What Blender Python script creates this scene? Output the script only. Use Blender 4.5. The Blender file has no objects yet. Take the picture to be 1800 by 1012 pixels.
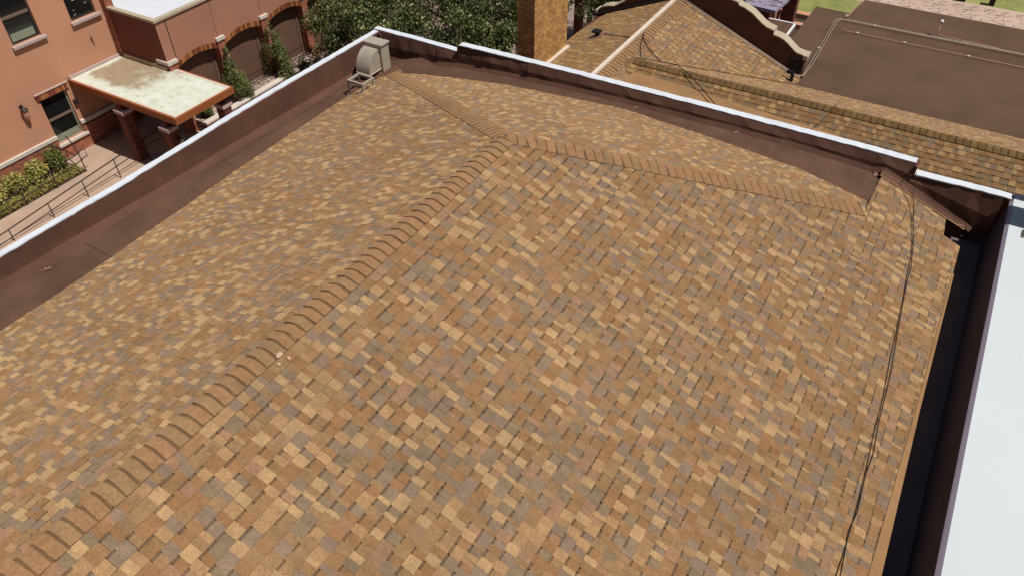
import bpy, math, random
from mathutils import Vector, Matrix
R = math.radians
random.seed(11)

# ------------------------------------------------------------------ camera
SC = bpy.context.scene
COL = SC.collection
def cam_setup():
    yaw, pitch, roll = -0.5472, 0.7400, -0.0138
    cy, sy, cp, sp = math.cos(yaw), math.sin(yaw), math.cos(pitch), math.sin(pitch)
    fwd = Vector((sy*cp, cy*cp, -sp)); right = Vector((cy, -sy, 0)); up = right.cross(fwd)
    r = math.cos(roll)*right + math.sin(roll)*up
    u = -math.sin(roll)*right + math.cos(roll)*up
    M = Matrix(((r.x, u.x, -fwd.x, 11.6499), (r.y, u.y, -fwd.y, -13.2755), (r.z, u.z, -fwd.z, 7.6136), (0, 0, 0, 1)))
    cd = bpy.data.cameras.new('camera'); co = bpy.data.objects.new('camera', cd)
    cd.sensor_width = 36; cd.lens = 36*1347.5/1800
    cd.clip_start = 0.1; cd.clip_end = 900
    co.matrix_world = M; COL.objects.link(co); SC.camera = co
cam_setup()

# ------------------------------------------------------------------ sky, sun, exposure
SUN_EL, SUN_AZ = R(63.5), R(3)           # azimuth measured from +X towards +Y
w = bpy.data.worlds.new('World'); SC.world = w; w.use_nodes = True
nt = w.node_tree; bg = nt.nodes['Background']
sky = nt.nodes.new('ShaderNodeTexSky'); sky.sky_type = 'NISHITA'; sky.sun_disc = False
sky.sun_elevation = SUN_EL; sky.sun_rotation = R(90) - SUN_AZ
nt.links.new(sky.outputs[0], bg.inputs[0]); bg.inputs[1].default_value = 0.047
sd = bpy.data.lights.new('sun', 'SUN'); sd.energy = 4.25; sd.angle = R(0.5); sd.color = (1.0, 0.965, 0.915)
so = bpy.data.objects.new('sun', sd); COL.objects.link(so)
sv = Vector((math.cos(SUN_EL)*math.cos(SUN_AZ), math.cos(SUN_EL)*math.sin(SUN_AZ), math.sin(SUN_EL)))
so.rotation_euler = sv.to_track_quat('Z', 'Y').to_euler(); so.location = sv*60
SC.view_settings.view_transform = 'Standard'; SC.view_settings.look = 'None'
SC.view_settings.exposure = 0.0; SC.view_settings.gamma = 1.0

# ------------------------------------------------------------------ materials
def lin(r, g, b, k=1.0):
    f = lambda c: (c/255/12.92 if c/255 <= .04045 else ((c/255+.055)/1.055)**2.4)*k
    return (f(r), f(g), f(b))
def new_mat(name):
    m = bpy.data.materials.new(name); m.use_nodes = True
    return m, m.node_tree, m.node_tree.nodes['Principled BSDF']
def nd(t, kind, **kw):
    n = t.nodes.new(kind)
    for k, v in kw.items(): setattr(n, k, v)
    return n
def noise(t, scale, detail=4, rough=.6, coord='Object', vscale=None):
    tc = nd(t, 'ShaderNodeTexCoord'); n = nd(t, 'ShaderNodeTexNoise')
    n.inputs['Scale'].default_value = scale; n.inputs['Detail'].default_value = detail; n.inputs['Roughness'].default_value = rough
    if vscale:
        mp = nd(t, 'ShaderNodeMapping'); mp.inputs['Scale'].default_value = vscale
        t.links.new(tc.outputs[coord], mp.inputs[0]); t.links.new(mp.outputs[0], n.inputs['Vector'])
    else: t.links.new(tc.outputs[coord], n.inputs['Vector'])
    return n.outputs['Fac']
def ramp(t, fac, stops):
    r = nd(t, 'ShaderNodeValToRGB'); e = r.color_ramp.elements
    while len(e) < len(stops): e.new(.5)
    for i, (p, c) in enumerate(stops):
        e[i].position = p; e[i].color = (*c, 1) if len(c) == 3 else c
    t.links.new(fac, r.inputs[0]); return r.outputs[0]
def mul(t, a, b, mode='MULTIPLY', fac=1.0):
    m = nd(t, 'ShaderNodeMix', data_type='RGBA', blend_type=mode)
    if isinstance(fac, float): m.inputs[0].default_value = fac
    else: t.links.new(fac, m.inputs[0])
    for s, v in ((6, a), (7, b)):
        if isinstance(v, tuple): m.inputs[s].default_value = (*v, 1)
        else: t.links.new(v, m.inputs[s])
    return m.outputs[2]
def bump(t, p, h, strength, dist):
    b = nd(t, 'ShaderNodeBump'); b.inputs['Strength'].default_value = strength; b.inputs['Distance'].default_value = dist
    t.links.new(h, b.inputs['Height']); t.links.new(b.outputs[0], p.inputs['Normal'])
def surf(name, c, rough=.8, var=.18, scale=3., fine=60., finevar=.12, bumps=.0, spec=.3, metal=0.):
    """matt surface with broad blotches and fine grain"""
    m, t, p = new_mat(name)
    g = lambda k: tuple(x*k for x in (1, 1, 1))
    a = ramp(t, noise(t, scale, 5), [(.3, g(1-var)), (.7, g(1+var))])
    b = ramp(t, noise(t, fine, 3), [(.3, g(1-finevar)), (.7, g(1+finevar))])
    o = mul(t, mul(t, tuple(c), a), b)
    t.links.new(o, p.inputs['Base Color'])
    p.inputs['Roughness'].default_value = rough; p.inputs['Specular IOR Level'].default_value = spec
    p.inputs['Metallic'].default_value = metal
    if bumps: bump(t, p, noise(t, fine, 4), .5, bumps)
    return m
def shingle_mat(name, tint=(1, 1, 1)):
    m, t, p = new_mat(name)
    at = nd(t, 'ShaderNodeAttribute', attribute_name='Col')
    g = ramp(t, noise(t, 95, 6, .85), [(.30, (.50, .50, .50)), (.5, (1, 1, 1)), (.70, (1.55, 1.52, 1.46))])
    k = ramp(t, noise(t, 42, 3, .7), [(.3, (.86, .86, .86)), (.7, (1.14, 1.14, 1.13))])
    l = ramp(t, noise(t, 9, 4, .7), [(.3, (.85, .85, .86)), (.7, (1.15, 1.14, 1.11))])
    b = ramp(t, noise(t, .55, 3), [(.3, (.93, .93, .93)), (.7, (1.07, 1.06, 1.04))])
    o = mul(t, mul(t, mul(t, mul(t, mul(t, at.outputs['Color'], g), k), l), b), tint)
    t.links.new(o, p.inputs['Base Color']); p.inputs['Roughness'].default_value = .95
    p.inputs['Specular IOR Level'].default_value = .12
    p.inputs['Diffuse Roughness'].default_value = .55
    bump(t, p, noise(t, 220, 3), .6, .003)
    return m
def attr_mat(name, rough=.8, spec=.3, fine=40., fv=.15, transl=0.):
    m, t, p = new_mat(name)
    at = nd(t, 'ShaderNodeAttribute', attribute_name='Col')
    b = ramp(t, noise(t, fine, 3), [(.3, (1-fv,)*3), (.7, (1+fv,)*3)])
    o = mul(t, at.outputs['Color'], b)
    t.links.new(o, p.inputs['Base Color']); p.inputs['Roughness'].default_value = rough
    p.inputs['Specular IOR Level'].default_value = spec
    if transl:
        tr = nd(t, 'ShaderNodeBsdfTranslucent'); mx = nd(t, 'ShaderNodeMixShader'); mx.inputs[0].default_value = transl
        out = t.nodes['Material Output']
        t.links.new(o, tr.inputs[0]); t.links.new(p.outputs[0], mx.inputs[1]); t.links.new(tr.outputs[0], mx.inputs[2])
        t.links.new(mx.outputs[0], out.inputs[0])
    return m
def brick_mat(name, c1, c2, mortar, sx=.215, sz=.075, wear=None):
    m, t, p = new_mat(name)
    tc = nd(t, 'ShaderNodeTexCoord'); sp_ = nd(t, 'ShaderNodeSeparateXYZ'); ad = nd(t, 'ShaderNodeMath', operation='ADD')
    cb = nd(t, 'ShaderNodeCombineXYZ'); br = nd(t, 'ShaderNodeTexBrick')
    t.links.new(tc.outputs['Object'], sp_.inputs[0]); t.links.new(sp_.outputs[0], ad.inputs[0]); t.links.new(sp_.outputs[1], ad.inputs[1])
    t.links.new(ad.outputs[0], cb.inputs[0]); t.links.new(sp_.outputs[2], cb.inputs[1]); t.links.new(cb.outputs[0], br.inputs['Vector'])
    br.inputs['Scale'].default_value = 1; br.inputs['Brick Width'].default_value = sx; br.inputs['Row Height'].default_value = sz
    br.inputs['Mortar Size'].default_value = .007; br.inputs['Mortar Smooth'].default_value = .3; br.inputs['Bias'].default_value = 0
    br.inputs['Color1'].default_value = (*c1, 1); br.inputs['Color2'].default_value = (*c2, 1); br.inputs['Mortar'].default_value = (*mortar, 1)
    v = ramp(t, noise(t, 5, 4), [(.3, (.72,)*3), (.7, (1.3,)*3)])
    o = mul(t, br.outputs['Color'], v)
    if wear:
        o = mul(t, o, wear, 'MIX', ramp(t, noise(t, 1.9, 5, .7), [(.60, (0, 0, 0)), (.68, (.75,)*3)]))
    t.links.new(o, p.inputs['Base Color']); p.inputs['Roughness'].default_value = .9
    inv = nd(t, 'ShaderNodeMath', operation='SUBTRACT'); inv.inputs[0].default_value = 1
    t.links.new(br.outputs['Fac'], inv.inputs[1]); bump(t, p, inv.outputs[0], .7, .008)
    return m

def membrane_mat():
    """granulated brown cap sheet: blotches, cross seams, fine grain"""
    m, t, p = new_mat('brown_membrane')
    base = lin(102, 75, 59, .80)
    a = ramp(t, noise(t, 1.1, 6, .65), [(.28, (.72, .70, .70)), (.5, (1, 1, 1)), (.72, (1.28, 1.26, 1.22))])
    b = ramp(t, noise(t, 70, 6, .85), [(.3, (.60,)*3), (.7, (1.42,)*3)])
    c = ramp(t, noise(t, 3.5, 6, .7, vscale=(1, .25, 1)), [(.35, (.86,)*3), (.6, (1.08,)*3)])
    tc = nd(t, 'ShaderNodeTexCoord'); sx = nd(t, 'ShaderNodeSeparateXYZ'); t.links.new(tc.outputs['Object'], sx.inputs[0])
    seams = None
    for ax, per, off in ((1, 3.05, .35),):
        ad = nd(t, 'ShaderNodeMath', operation='ADD'); ad.inputs[1].default_value = off + 100*per
        t.links.new(sx.outputs[ax], ad.inputs[0])
        w_ = nd(t, 'ShaderNodeMath', operation='MODULO'); w_.inputs[1].default_value = per
        t.links.new(ad.outputs[0], w_.inputs[0])
        l = nd(t, 'ShaderNodeMath', operation='LESS_THAN'); l.inputs[1].default_value = .016; t.links.new(w_.outputs[0], l.inputs[0])
        if seams is None: seams = l.outputs[0]
        else:
            mx = nd(t, 'ShaderNodeMath', operation='MAXIMUM'); t.links.new(seams, mx.inputs[0]); t.links.new(l.outputs[0], mx.inputs[1]); seams = mx.outputs[0]
    o = mul(t, mul(t, mul(t, base, a), b), c)
    sm = nd(t, 'ShaderNodeMath', operation='MULTIPLY'); sm.inputs[1].default_value = .7; t.links.new(seams, sm.inputs[0])
    o = mul(t, o, lin(44, 32, 26), 'MIX', sm.outputs[0])
    t.links.new(o, p.inputs['Base Color']); p.inputs['Roughness'].default_value = .92; p.inputs['Specular IOR Level'].default_value = .2
    hb = nd(t, 'ShaderNodeMath', operation='ADD'); t.links.new(noise(t, 150, 3), hb.inputs[0])
    bump(t, p, hb.outputs[0], .5, .004)
    return m
M = {}
M['shingle'] = shingle_mat('asphalt_shingle', (1.0, .995, 1.01))
M['shingle_far'] = shingle_mat('asphalt_shingle_olive', (.90, .89, .82))  # same shingles, tinted a little darker and more olive
M['membrane'] = membrane_mat()
M['flat_membrane'] = surf('red_brown_flat_roof', lin(106, 80, 62, .76), .92, .16, .8, 130, .28, .003, .2)
M['membrane_wall'] = surf('membrane_upstand', lin(102, 69, 54, .76), .8, .22, 1.6, 90, .22, .003, .25)
M['tan_sheet'] = surf('tan_granule_sheet', lin(180, 138, 96, .64), .95, .12, 2.2, 120, .3, .003, .15)
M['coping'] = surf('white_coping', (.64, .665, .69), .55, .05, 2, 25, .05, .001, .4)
M['coping_edge'] = surf('shade_tinted_coping_edge', lin(168, 156, 170, .8), .6, .06, 2, 25, .06)  # white coping; the lilac of its shaded side is put into the colour
M['white_roof'] = surf('white_roof_sheet', (.56, .595, .60), .65, .035, .35, 14, .02, 0, .3)
M['galv'] = surf('galvanised_steel', lin(190, 176, 156, .82), .5, .12, 5, 60, .08, .0005, .5, .15)
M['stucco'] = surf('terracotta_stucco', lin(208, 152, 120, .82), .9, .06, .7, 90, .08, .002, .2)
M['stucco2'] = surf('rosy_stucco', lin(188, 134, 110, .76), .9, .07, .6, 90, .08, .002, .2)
M['limestone'] = surf('cast_stone', lin(235, 222, 205, .72), .8, .10, 3, 60, .08, .001)
M['sill'] = surf('stone_sill', lin(214, 188, 178, .66), .8, .1, 3, 60, .08)
M['brick'] = brick_mat('red_brick', lin(190, 112, 80, .78), lin(164, 86, 62, .74), lin(160, 130, 110, .66))
M['brick_dark'] = brick_mat('dark_red_brick', lin(150, 70, 50, .6), lin(110, 48, 38, .6), lin(110, 80, 70, .6))
M['brick_gold'] = brick_mat('golden_brick', lin(226, 172, 96, .84), lin(190, 134, 76, .8), lin(120, 86, 58, .7), .205, .07, lin(222, 186, 160, .6))
M['attr'] = attr_mat('varied_pieces')
M['leaf'] = attr_mat('leaf', .6, .22, 8., .15, .25)
M['bark'] = surf('bark', (.10, .075, .055), .95, .3, 6, 40, .3, .01)
M['dark_frame'] = surf('dark_bronze_frame', lin(60, 52, 46), .5, .1, 5, 40, .05)
M['taupe_frame'] = surf('taupe_frame', lin(128, 108, 94, .8), .6, .08, 5, 40, .05)
M['green_frame'] = surf('pale_green_frame', lin(150, 155, 132, .8), .6, .08, 5, 40, .05)
M['iron'] = surf('black_iron', lin(46, 36, 34), .55, .15, 5, 50, .1, 0, .4)
M['orange_fascia'] = surf('orange_fascia', lin(168, 96, 50, .70), .55, .10, 2.5, 30, .06, 0, .4)
M['trim_light'] = surf('pale_trim', lin(232, 214, 194, .80), .7, .08, 4, 40, .06)
M['mesh_panel'] = surf('brown_back_wall', lin(122, 90, 74, .72), .85, .14, 1.6, 30, .06, 0, .2)
M['concrete'] = surf('walkway_concrete', lin(205, 176, 152, .66), .85, .14, .9, 50, .14, .001)
M['paving'] = surf('plaza_paving', lin(170, 146, 132, .7), .9, .2, .5, 40, .15)
M['soil'] = surf('planting_soil', (.07, .045, .032), .95, .3, 2, 30, .35, .02)
M['wall_red'] = surf('red_wall', lin(120, 58, 44, .7), .9, .15, 1, 40, .1)
M['beige_cop'] = surf('beige_coping', lin(194, 178, 150, .78), .8, .08, 2.5, 50, .08, .001)
M['pipe'] = surf('pale_conduit', lin(186, 168, 146, .66), .5, .1, 4, 40, .05, 0, .5)
M['pipe_pink'] = surf('dusty_conduit', lin(200, 150, 130, .7), .6, .15, 6, 40, .05)
M['black'] = surf('black_rubber', (.012, .010, .010), .6, .2, 4, 40, .1)
M['scuff'] = surf('bare_pink_patch', lin(170, 122, 112, .7), .8, .3, 20, 90, .25)
M['chalk'] = surf('chalky_nick', lin(214, 186, 152, .66), .9, .2, 12, 80, .2)
M['shade_and_seam'] = surf('shade_wall_and_seam_sheet', (.055, .045, .060), .8, .15, 1.6, 90, .15, .002, .2)  # membrane darkened to paint in the right parapet's shade; also the dark lap seam
M['red'] = surf('red_plastic', lin(196, 60, 56, .8), .5, .1, 4, 40, .05)
M['white'] = surf('white_paint', (.75, .74, .7), .6, .05, 4, 40, .05)
def glass_mat():
    m, t, p = new_mat('dark_window_glass')
    p.inputs['Base Color'].default_value = (.012, .012, .011, 1); p.inputs['Roughness'].default_value = .06
    p.inputs['Specular IOR Level'].default_value = .45
    return m
M['glass'] = glass_mat()
def canopy_mat():
    m, t, p = new_mat('stained_canopy_roof')
    tc = nd(t, 'ShaderNodeNewGeometry'); s = nd(t, 'ShaderNodeSeparateXYZ'); t.links.new(tc.outputs['Position'], s.inputs[0])
    # dried-mud stain pooled at the building side, edge broken up by noise
    def mr(o, a, b, inv=False):
        n = nd(t, 'ShaderNodeMapRange'); n.interpolation_type = 'SMOOTHSTEP'
        n.inputs[1].default_value = a; n.inputs[2].default_value = b
        if inv: n.inputs[3].default_value = 1; n.inputs[4].default_value = 0
        t.links.new(o, n.inputs[0]); return n.outputs[0]
    def mm(op, a, b):
        n = nd(t, 'ShaderNodeMath', operation=op)
        for i, v in ((0, a), (1, b)):
            if isinstance(v, float): n.inputs[i].default_value = v
            else: t.links.new(v, n.inputs[i])
        return n.outputs[0]
    fx = mr(s.outputs[0], -14.1, -10.7, True)
    fx2 = mr(s.outputs[0], -15.3, -14.9)
    fy = mr(s.outputs[1], .5, 1.3)
    n1 = noise(t, 1.5, 6, .7); n2 = noise(t, 9, 5, .75)
    v = mm('ADD', mm('MULTIPLY', mm('MULTIPLY', fx, fx2), fy), mm('MULTIPLY', mm('SUBTRACT', n1, .5), 1.9))
    v = mm('ADD', v, mm('MULTIPLY', mm('SUBTRACT', n2, .5), 1.1))
    f = mm('MULTIPLY', mr(v, .25, .85), .9)
    white = ramp(t, noise(t, 3, 6, .75), [(.30, lin(178, 178, 150, .8)), (.42, lin(216, 220, 198, .80)), (.6, lin(232, 236, 220, .82))])
    mud = ramp(t, noise(t, 4, 5, .7, vscale=(1, 3, 1)), [(.3, lin(146, 118, 88, .72)), (.7, lin(188, 160, 124, .74))])
    o = mul(t, white, mud, 'MIX', f)
    sp2 = ramp(t, noise(t, 16, 4, .8), [(.66, (1, 1, 1)), (.76, (.45, .42, .32))])
    o = mul(t, o, sp2)
    t.links.new(o, p.inputs['Base Color']); p.inputs['Roughness'].default_value = .75
    return m
M['canopy_top'] = canopy_mat()
def grass_mat():
    m, t, p = new_mat('mown_grass')
    c = ramp(t, noise(t, .6, 6, .7), [(.3, lin(122, 132, 66, .6)), (.5, lin(166, 168, 92, .62)), (.72, lin(200, 192, 118, .62))])
    b = ramp(t, noise(t, 14, 4, .8), [(.3, (.72,)*3), (.7, (1.25,)*3)])
    t.links.new(mul(t, c, b), p.inputs['Base Color']); p.inputs['Roughness'].default_value = .95
    return m
M['grass'] = grass_mat()
def gravel_mat():
    m, t, p = new_mat('river_gravel')
    tc = nd(t, 'ShaderNodeTexCoord'); v = nd(t, 'ShaderNodeTexVoronoi'); v.inputs['Scale'].default_value = 16
    t.links.new(tc.outputs['Object'], v.inputs['Vector'])
    hs = nd(t, 'ShaderNodeSeparateColor'); t.links.new(v.outputs['Color'], hs.inputs[0])
    c = ramp(t, hs.outputs[0], [(0, lin(96, 74, 66, .8)), (.5, lin(160, 132, 116, .8)), (1, lin(215, 196, 176, .8))])
    t.links.new(c, p.inputs['Base Color']); p.inputs['Roughness'].default_value = .8
    bump(t, p, v.outputs['Distance'], 1., -.03)
    return m
M['gravel'] = gravel_mat()

# ------------------------------------------------------------------ mesh helpers
class MB:
    def __init__(s): s.v = []; s.f = []; s.c = []
    def poly(s, pts, c=(1, 1, 1)):
        n = len(s.v); s.v.extend(tuple(p) for p in pts); s.f.append(tuple(range(n, n+len(pts)))); s.c.append(c)
    def box(s, x0, x1, y0, y1, z0, z1, c=(1, 1, 1)):
        n = len(s.v)
        s.v += [(x0,y0,z0),(x1,y0,z0),(x1,y1,z0),(x0,y1,z0),(x0,y0,z1),(x1,y0,z1),(x1,y1,z1),(x0,y1,z1)]
        for f in ((0,3,2,1),(4,5,6,7),(0,1,5,4),(1,2,6,5),(2,3,7,6),(3,0,4,7)):
            s.f.append(tuple(n+i for i in f)); s.c.append(c)
    def tube(s, pts, r, n=6, c=(1, 1, 1), r2=None):
        pts = [Vector(p) for p in pts]; base = len(s.v); r2 = r if r2 is None else r2
        for i, p in enumerate(pts):
            d = (pts[min(i+1, len(pts)-1)] - pts[max(i-1, 0)]).normalized()
            a = d.cross(Vector((0, 0, 1)));
            if a.length < .05: a = d.cross(Vector((1, 0, 0)))
            a.normalize(); b = d.cross(a); rr = r + (r2-r)*i/max(1, len(pts)-1)
            for k in range(n):
                t = 2*math.pi*k/n; s.v.append(tuple(p + a*rr*math.cos(t) + b*rr*math.sin(t)))
        for i in range(len(pts)-1):
            for k in range(n):
                q = base+i*n; s.f.append((q+k, q+(k+1)%n, q+n+(k+1)%n, q+n+k)); s.c.append(c)
        s.f.append(tuple(base+k for k in range(n))[::-1]); s.c.append(c)
        s.f.append(tuple(base+(len(pts)-1)*n+k for k in range(n))); s.c.append(c)
    def prism(s, prof, a0, a1, axis=1, c=(1, 1, 1)):
        """profile (p,q) extruded along axis: 1 -> (p, a, q), 0 -> (a, p, q)"""
        g = (lambda p, q, a: (p, a, q)) if axis == 1 else (lambda p, q, a: (a, p, q))
        n = len(s.v); m = len(prof)
        s.v += [g(p, q, a0) for p, q in prof] + [g(p, q, a1) for p, q in prof]
        s.f.append(tuple(range(n, n+m))); s.f.append(tuple(range(n+2*m-1, n+m-1, -1))); s.c += [c, c]
        for i in range(m):
            j = (i+1) % m; s.f.append((n+i, n+m+i, n+m+j, n+j)); s.c.append(c)
    def strip(s, A, B, c=(1, 1, 1)):
        for i in range(len(A)-1): s.poly([A[i], A[i+1], B[i+1], B[i]], c)
    def lathe(s, prof, cx, cy, n=12, c=(1, 1, 1)):
        b = len(s.v)
        for r, z in prof:
            for k in range(n):
                t = 2*math.pi*k/n; s.v.append((cx+r*math.cos(t), cy+r*math.sin(t), z))
        for i in range(len(prof)-1):
            for k in range(n):
                s.f.append((b+i*n+k, b+i*n+(k+1)%n, b+(i+1)*n+(k+1)%n, b+(i+1)*n+k)); s.c.append(c)
        s.f.append(tuple(b+(len(prof)-1)*n+k for k in range(n))); s.c.append(c)
        s.f.append(tuple(b+k for k in range(n))[::-1]); s.c.append(c)
    def build(s, name, mat, parent=None, smooth=False, bevel=0.):
        me = bpy.data.meshes.new(name); me.from_pydata(s.v, [], s.f); me.materials.append(mat)
        at = me.color_attributes.new('Col', 'FLOAT_COLOR', 'CORNER')
        buf = []
        for f, c in zip(s.f, s.c): buf += [c[0], c[1], c[2], 1.]*len(f)
        at.data.foreach_set('color', buf)
        if smooth:
            for p in me.polygons: p.use_smooth = True
        me.update()
        o = bpy.data.objects.new(name, me); COL.objects.link(o)
        if parent:
            o.parent = parent
            P = parent; off = Vector((0, 0, 0))
            while P: off += P.location; P = P.parent
            me.transform(Matrix.Translation(-off))
            me.update()
        if bevel:
            b = o.modifiers.new('bevel', 'BEVEL'); b.width = bevel; b.segments = 2; b.limit_method = 'ANGLE'
        return o
def tag(o, label=None, cat=None, group=None, kind=None):
    if label: o['label'] = label
    if cat: o['category'] = cat
    if group: o['group'] = group
    if kind: o['kind'] = kind
    return o
def thing(name, label, cat, loc=(0, 0, 0), group=None):
    o = bpy.data.objects.new(name, None); COL.objects.link(o); o.location = loc; o.empty_display_size = .3
    return tag(o, label, cat, group)
def jit(c, k): 
    f = 1+random.uniform(-k, k); return tuple(x*f for x in c)

def hgrid(mb, pts, c=(1,1,1)): mb.poly(pts, c)

# ------------------------------------------------------------------ shingles
def clip(poly, conv):
    """Sutherland-Hodgman; poly = list of (x,y,h), conv = CCW list of (x,y)"""
    out = poly
    for i in range(len(conv)):
        ax, ay = conv[i]; bx, by = conv[(i+1) % len(conv)]
        ins = lambda p: (bx-ax)*(p[1]-ay) - (by-ay)*(p[0]-ax)
        res = []
        for j in range(len(out)):
            p, q = out[j], out[(j+1) % len(out)]; dp, dq = ins(p), ins(q)
            if dp >= 0: res.append(p)
            if dp*dq < 0:
                t = dp/(dp-dq); res.append(tuple(p[k]+(q[k]-p[k])*t for k in range(3)))
        out = res
        if len(out) < 3: return []
    return out
def ccw(p):
    a = sum(p[i][0]*p[(i+1)%len(p)][1]-p[(i+1)%len(p)][0]*p[i][1] for i in range(len(p)))
    return p if a > 0 else p[::-1]
TAN, TAN2 = lin(200, 164, 119, .71), lin(188, 150, 107, .73)
ORG, ORG2 = lin(166, 125, 86, .74), lin(166, 128, 89, .74)
MID, PNK = lin(168, 133, 96, .74), lin(174, 135, 104, .735)
GRY, GRY2 = lin(154, 130, 108, .76), lin(150, 128, 102, .76)
BAR = lin(112, 94, 74, .76)
TOOTH = [(TAN, 26), (TAN2, 20), (ORG, 10), (ORG2, 12), (MID, 16), (PNK, 8), (GRY, 6), (GRY2, 4)]
GAP = [(TAN2, 3), (ORG, 17), (ORG2, 18), (MID, 19), (PNK, 8), (GRY, 21), (GRY2, 17)]
def pick(tab):
    r = random.uniform(0, sum(w for _, w in tab)); 
    for c, w_ in tab:
        r -= w_
        if r <= 0: return c
    return tab[-1][0]
def cells(u0, u1, v0, v1, expo=.132):
    out = []; k = 0; v = v0
    while v < v1:
        u = u0 - random.uniform(0, .3); tooth = random.random() < .5; joint = random.uniform(.2, 1)
        while u < u1:
            wd = random.choice((.05, .07, .09, .10, .11, .13) if tooth else (.07, .09, .10, .12, .15)) * random.uniform(.85, 1.15)
            c = jit(pick(TOOTH if tooth else GAP), .07)
            hb = .011 if tooth else .0055
            bar = (random.random() < (.10 if tooth else .60))
            out.append((u, min(u+wd, u+wd), v, v+expo, c, hb, bar, tooth))
            if random.random() < .12: out.append((u+wd-.005, u+wd+.001, v, v+expo, jit(BAR, .1), hb+.001, False, False))
            u += wd
            tooth = not tooth if random.random() < .92 else tooth
        v += expo*random.uniform(.992, 1.008); k += 1
    return out
def shingles(name, parent, pieces, umap, cl, mat='shingle', label=None, hk=1.):
    """pieces: [(plan polygon, z(x,y))]; umap(u,v)->(x,y); h is added height"""
    mb = MB(); bb = []
    for poly, zf in pieces:
        poly = ccw(poly); bb.append((poly, zf, min(p[0] for p in poly), max(p[0] for p in poly), min(p[1] for p in poly), max(p[1] for p in poly)))
    for (a, b, v0, v1, c, hb, bar, tooth) in cl:
        hb *= hk
        q = [umap(a, v0), umap(b, v0), umap(b, v1), umap(a, v1)]
        x0, x1 = min(p[0] for p in q), max(p[0] for p in q); y0, y1 = min(p[1] for p in q), max(p[1] for p in q)
        for poly, zf, px0, px1, py0, py1 in bb:
            if x1 < px0 or x0 > px1 or y1 < py0 or y0 > py1: continue
            inside = all((B[0]-A[0])*(p[1]-A[1])-(B[1]-A[1])*(p[0]-A[0]) >= 0 for A, B in zip(poly, poly[1:]+poly[:1]) for p in q)
            def put(pts, cc):
                if not inside: pts = clip(pts, poly)
                if len(pts) >= 3:
                    pp = [(x, y, zf(x, y)+h) for x, y, h in pts]
                    mb.poly(pp, cc)
            ht = .0015
            vb = v0 + (.022 + random.uniform(-.004, .006) if bar else 0)
            hm = ht + (hb-ht)*(vb-v0)/(v1-v0)
            if bar:
                e = [umap(a+.006, v0), umap(b-.008, v0), umap(b-.008, vb), umap(a+.006, vb)]
                put([(*e[0], ht), (*e[1], ht), (*e[2], hm), (*e[3], hm)], tuple(x*.5+y*.5 for x, y in zip(jit(BAR, .16), tuple(z*.70 for z in c))))
            e = [umap(a, vb), umap(b, vb), umap(b, v1), umap(a, v1)]
            put([(*e[0], hm), (*e[1], hm), (*e[2], hb), (*e[3], hb)], c)
            if inside:
                d = tuple(x*.55 for x in c)
                A, B = umap(a, v1), umap(b, v1)
                za, zb = zf(*A), zf(*B)
                mb.poly([(*A, za+hb), (*B, zb+hb), (*B, zb-.002), (*A, za-.002)], d)
                if tooth:
                    for s_ in (a, b):
                        A, B = umap(s_, v0), umap(s_, v1)
                        mb.poly([(*A, zf(*A)+ht), (*B, zf(*B)+hb), (*B, zf(*B)), (*A, zf(*A)-.001)], d)
    o = mb.build(name, M[mat], parent)
    if label: o['label'] = label
    return o
def cap_row(name, parent, A, B, zf, hw=.15, e=.143, mat='shingle', cols=None, flat=.045, lift=.0135, label=None, bw=.026, rise=.008):
    """overlapping ridge caps from A (uphill / start) to B; the butt of each cap faces B"""
    mb = MB(); A = Vector(A); B = Vector(B); d = (B-A); L = d.length; d.normalize(); n = Vector((-d.y, d.x))
    NT = 10
    def zz(p):
        s = 0
        for a in (-1, -.5, 0, .5, 1): q = p + n*flat*a; s += zf(q.x, q.y)
        return s/5
    i = 0
    while i*e < L:
        s0, s1 = i*e, min(L, (i+1)*e)
        c = jit(random.choice((MID, lin(174, 133, 97, .74), lin(171, 131, 93, .74))), .045) if cols is None else jit(random.choice(cols), .08)
        w_ = hw*random.uniform(.97, 1.03); sk = random.uniform(-.012, .012)
        sb = min(s1, s0 + bw)
        rows = []
        for s_, h in ((s0, lift), (sb, lift+.001), (s1, lift+rise)):
            row = []
            for k in range(NT+1):
                t = -1 + 2*k/NT; p = A + d*(s_+sk*t) + n*(t*w_)
                row.append((p.x, p.y, zz(p)+h))
            rows.append(row)
        for k in range(NT):
            mb.poly([rows[0][k], rows[0][k+1], rows[1][k+1], rows[1][k]], tuple(x*.54 for x in c))
            mb.poly([rows[1][k], rows[1][k+1], rows[2][k+1], rows[2][k]], c)
            a, b = rows[2][k], rows[2][k+1]
            mb.poly([a, b, (b[0], b[1], b[2]-.02), (a[0], a[1], a[2]-.02)], tuple(x*.5 for x in c))
        for side in (0, NT):
            r0, r2 = rows[0][side], rows[2][side]
            mb.poly([r0, r2, (r2[0], r2[1], r2[2]-.03), (r0[0], r0[1], r0[2]-.02)], tuple(x*.6 for x in c))
        i += 1
    o = mb.build(name, M[mat], parent)
    if label: o['label'] = label
    return o

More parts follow.
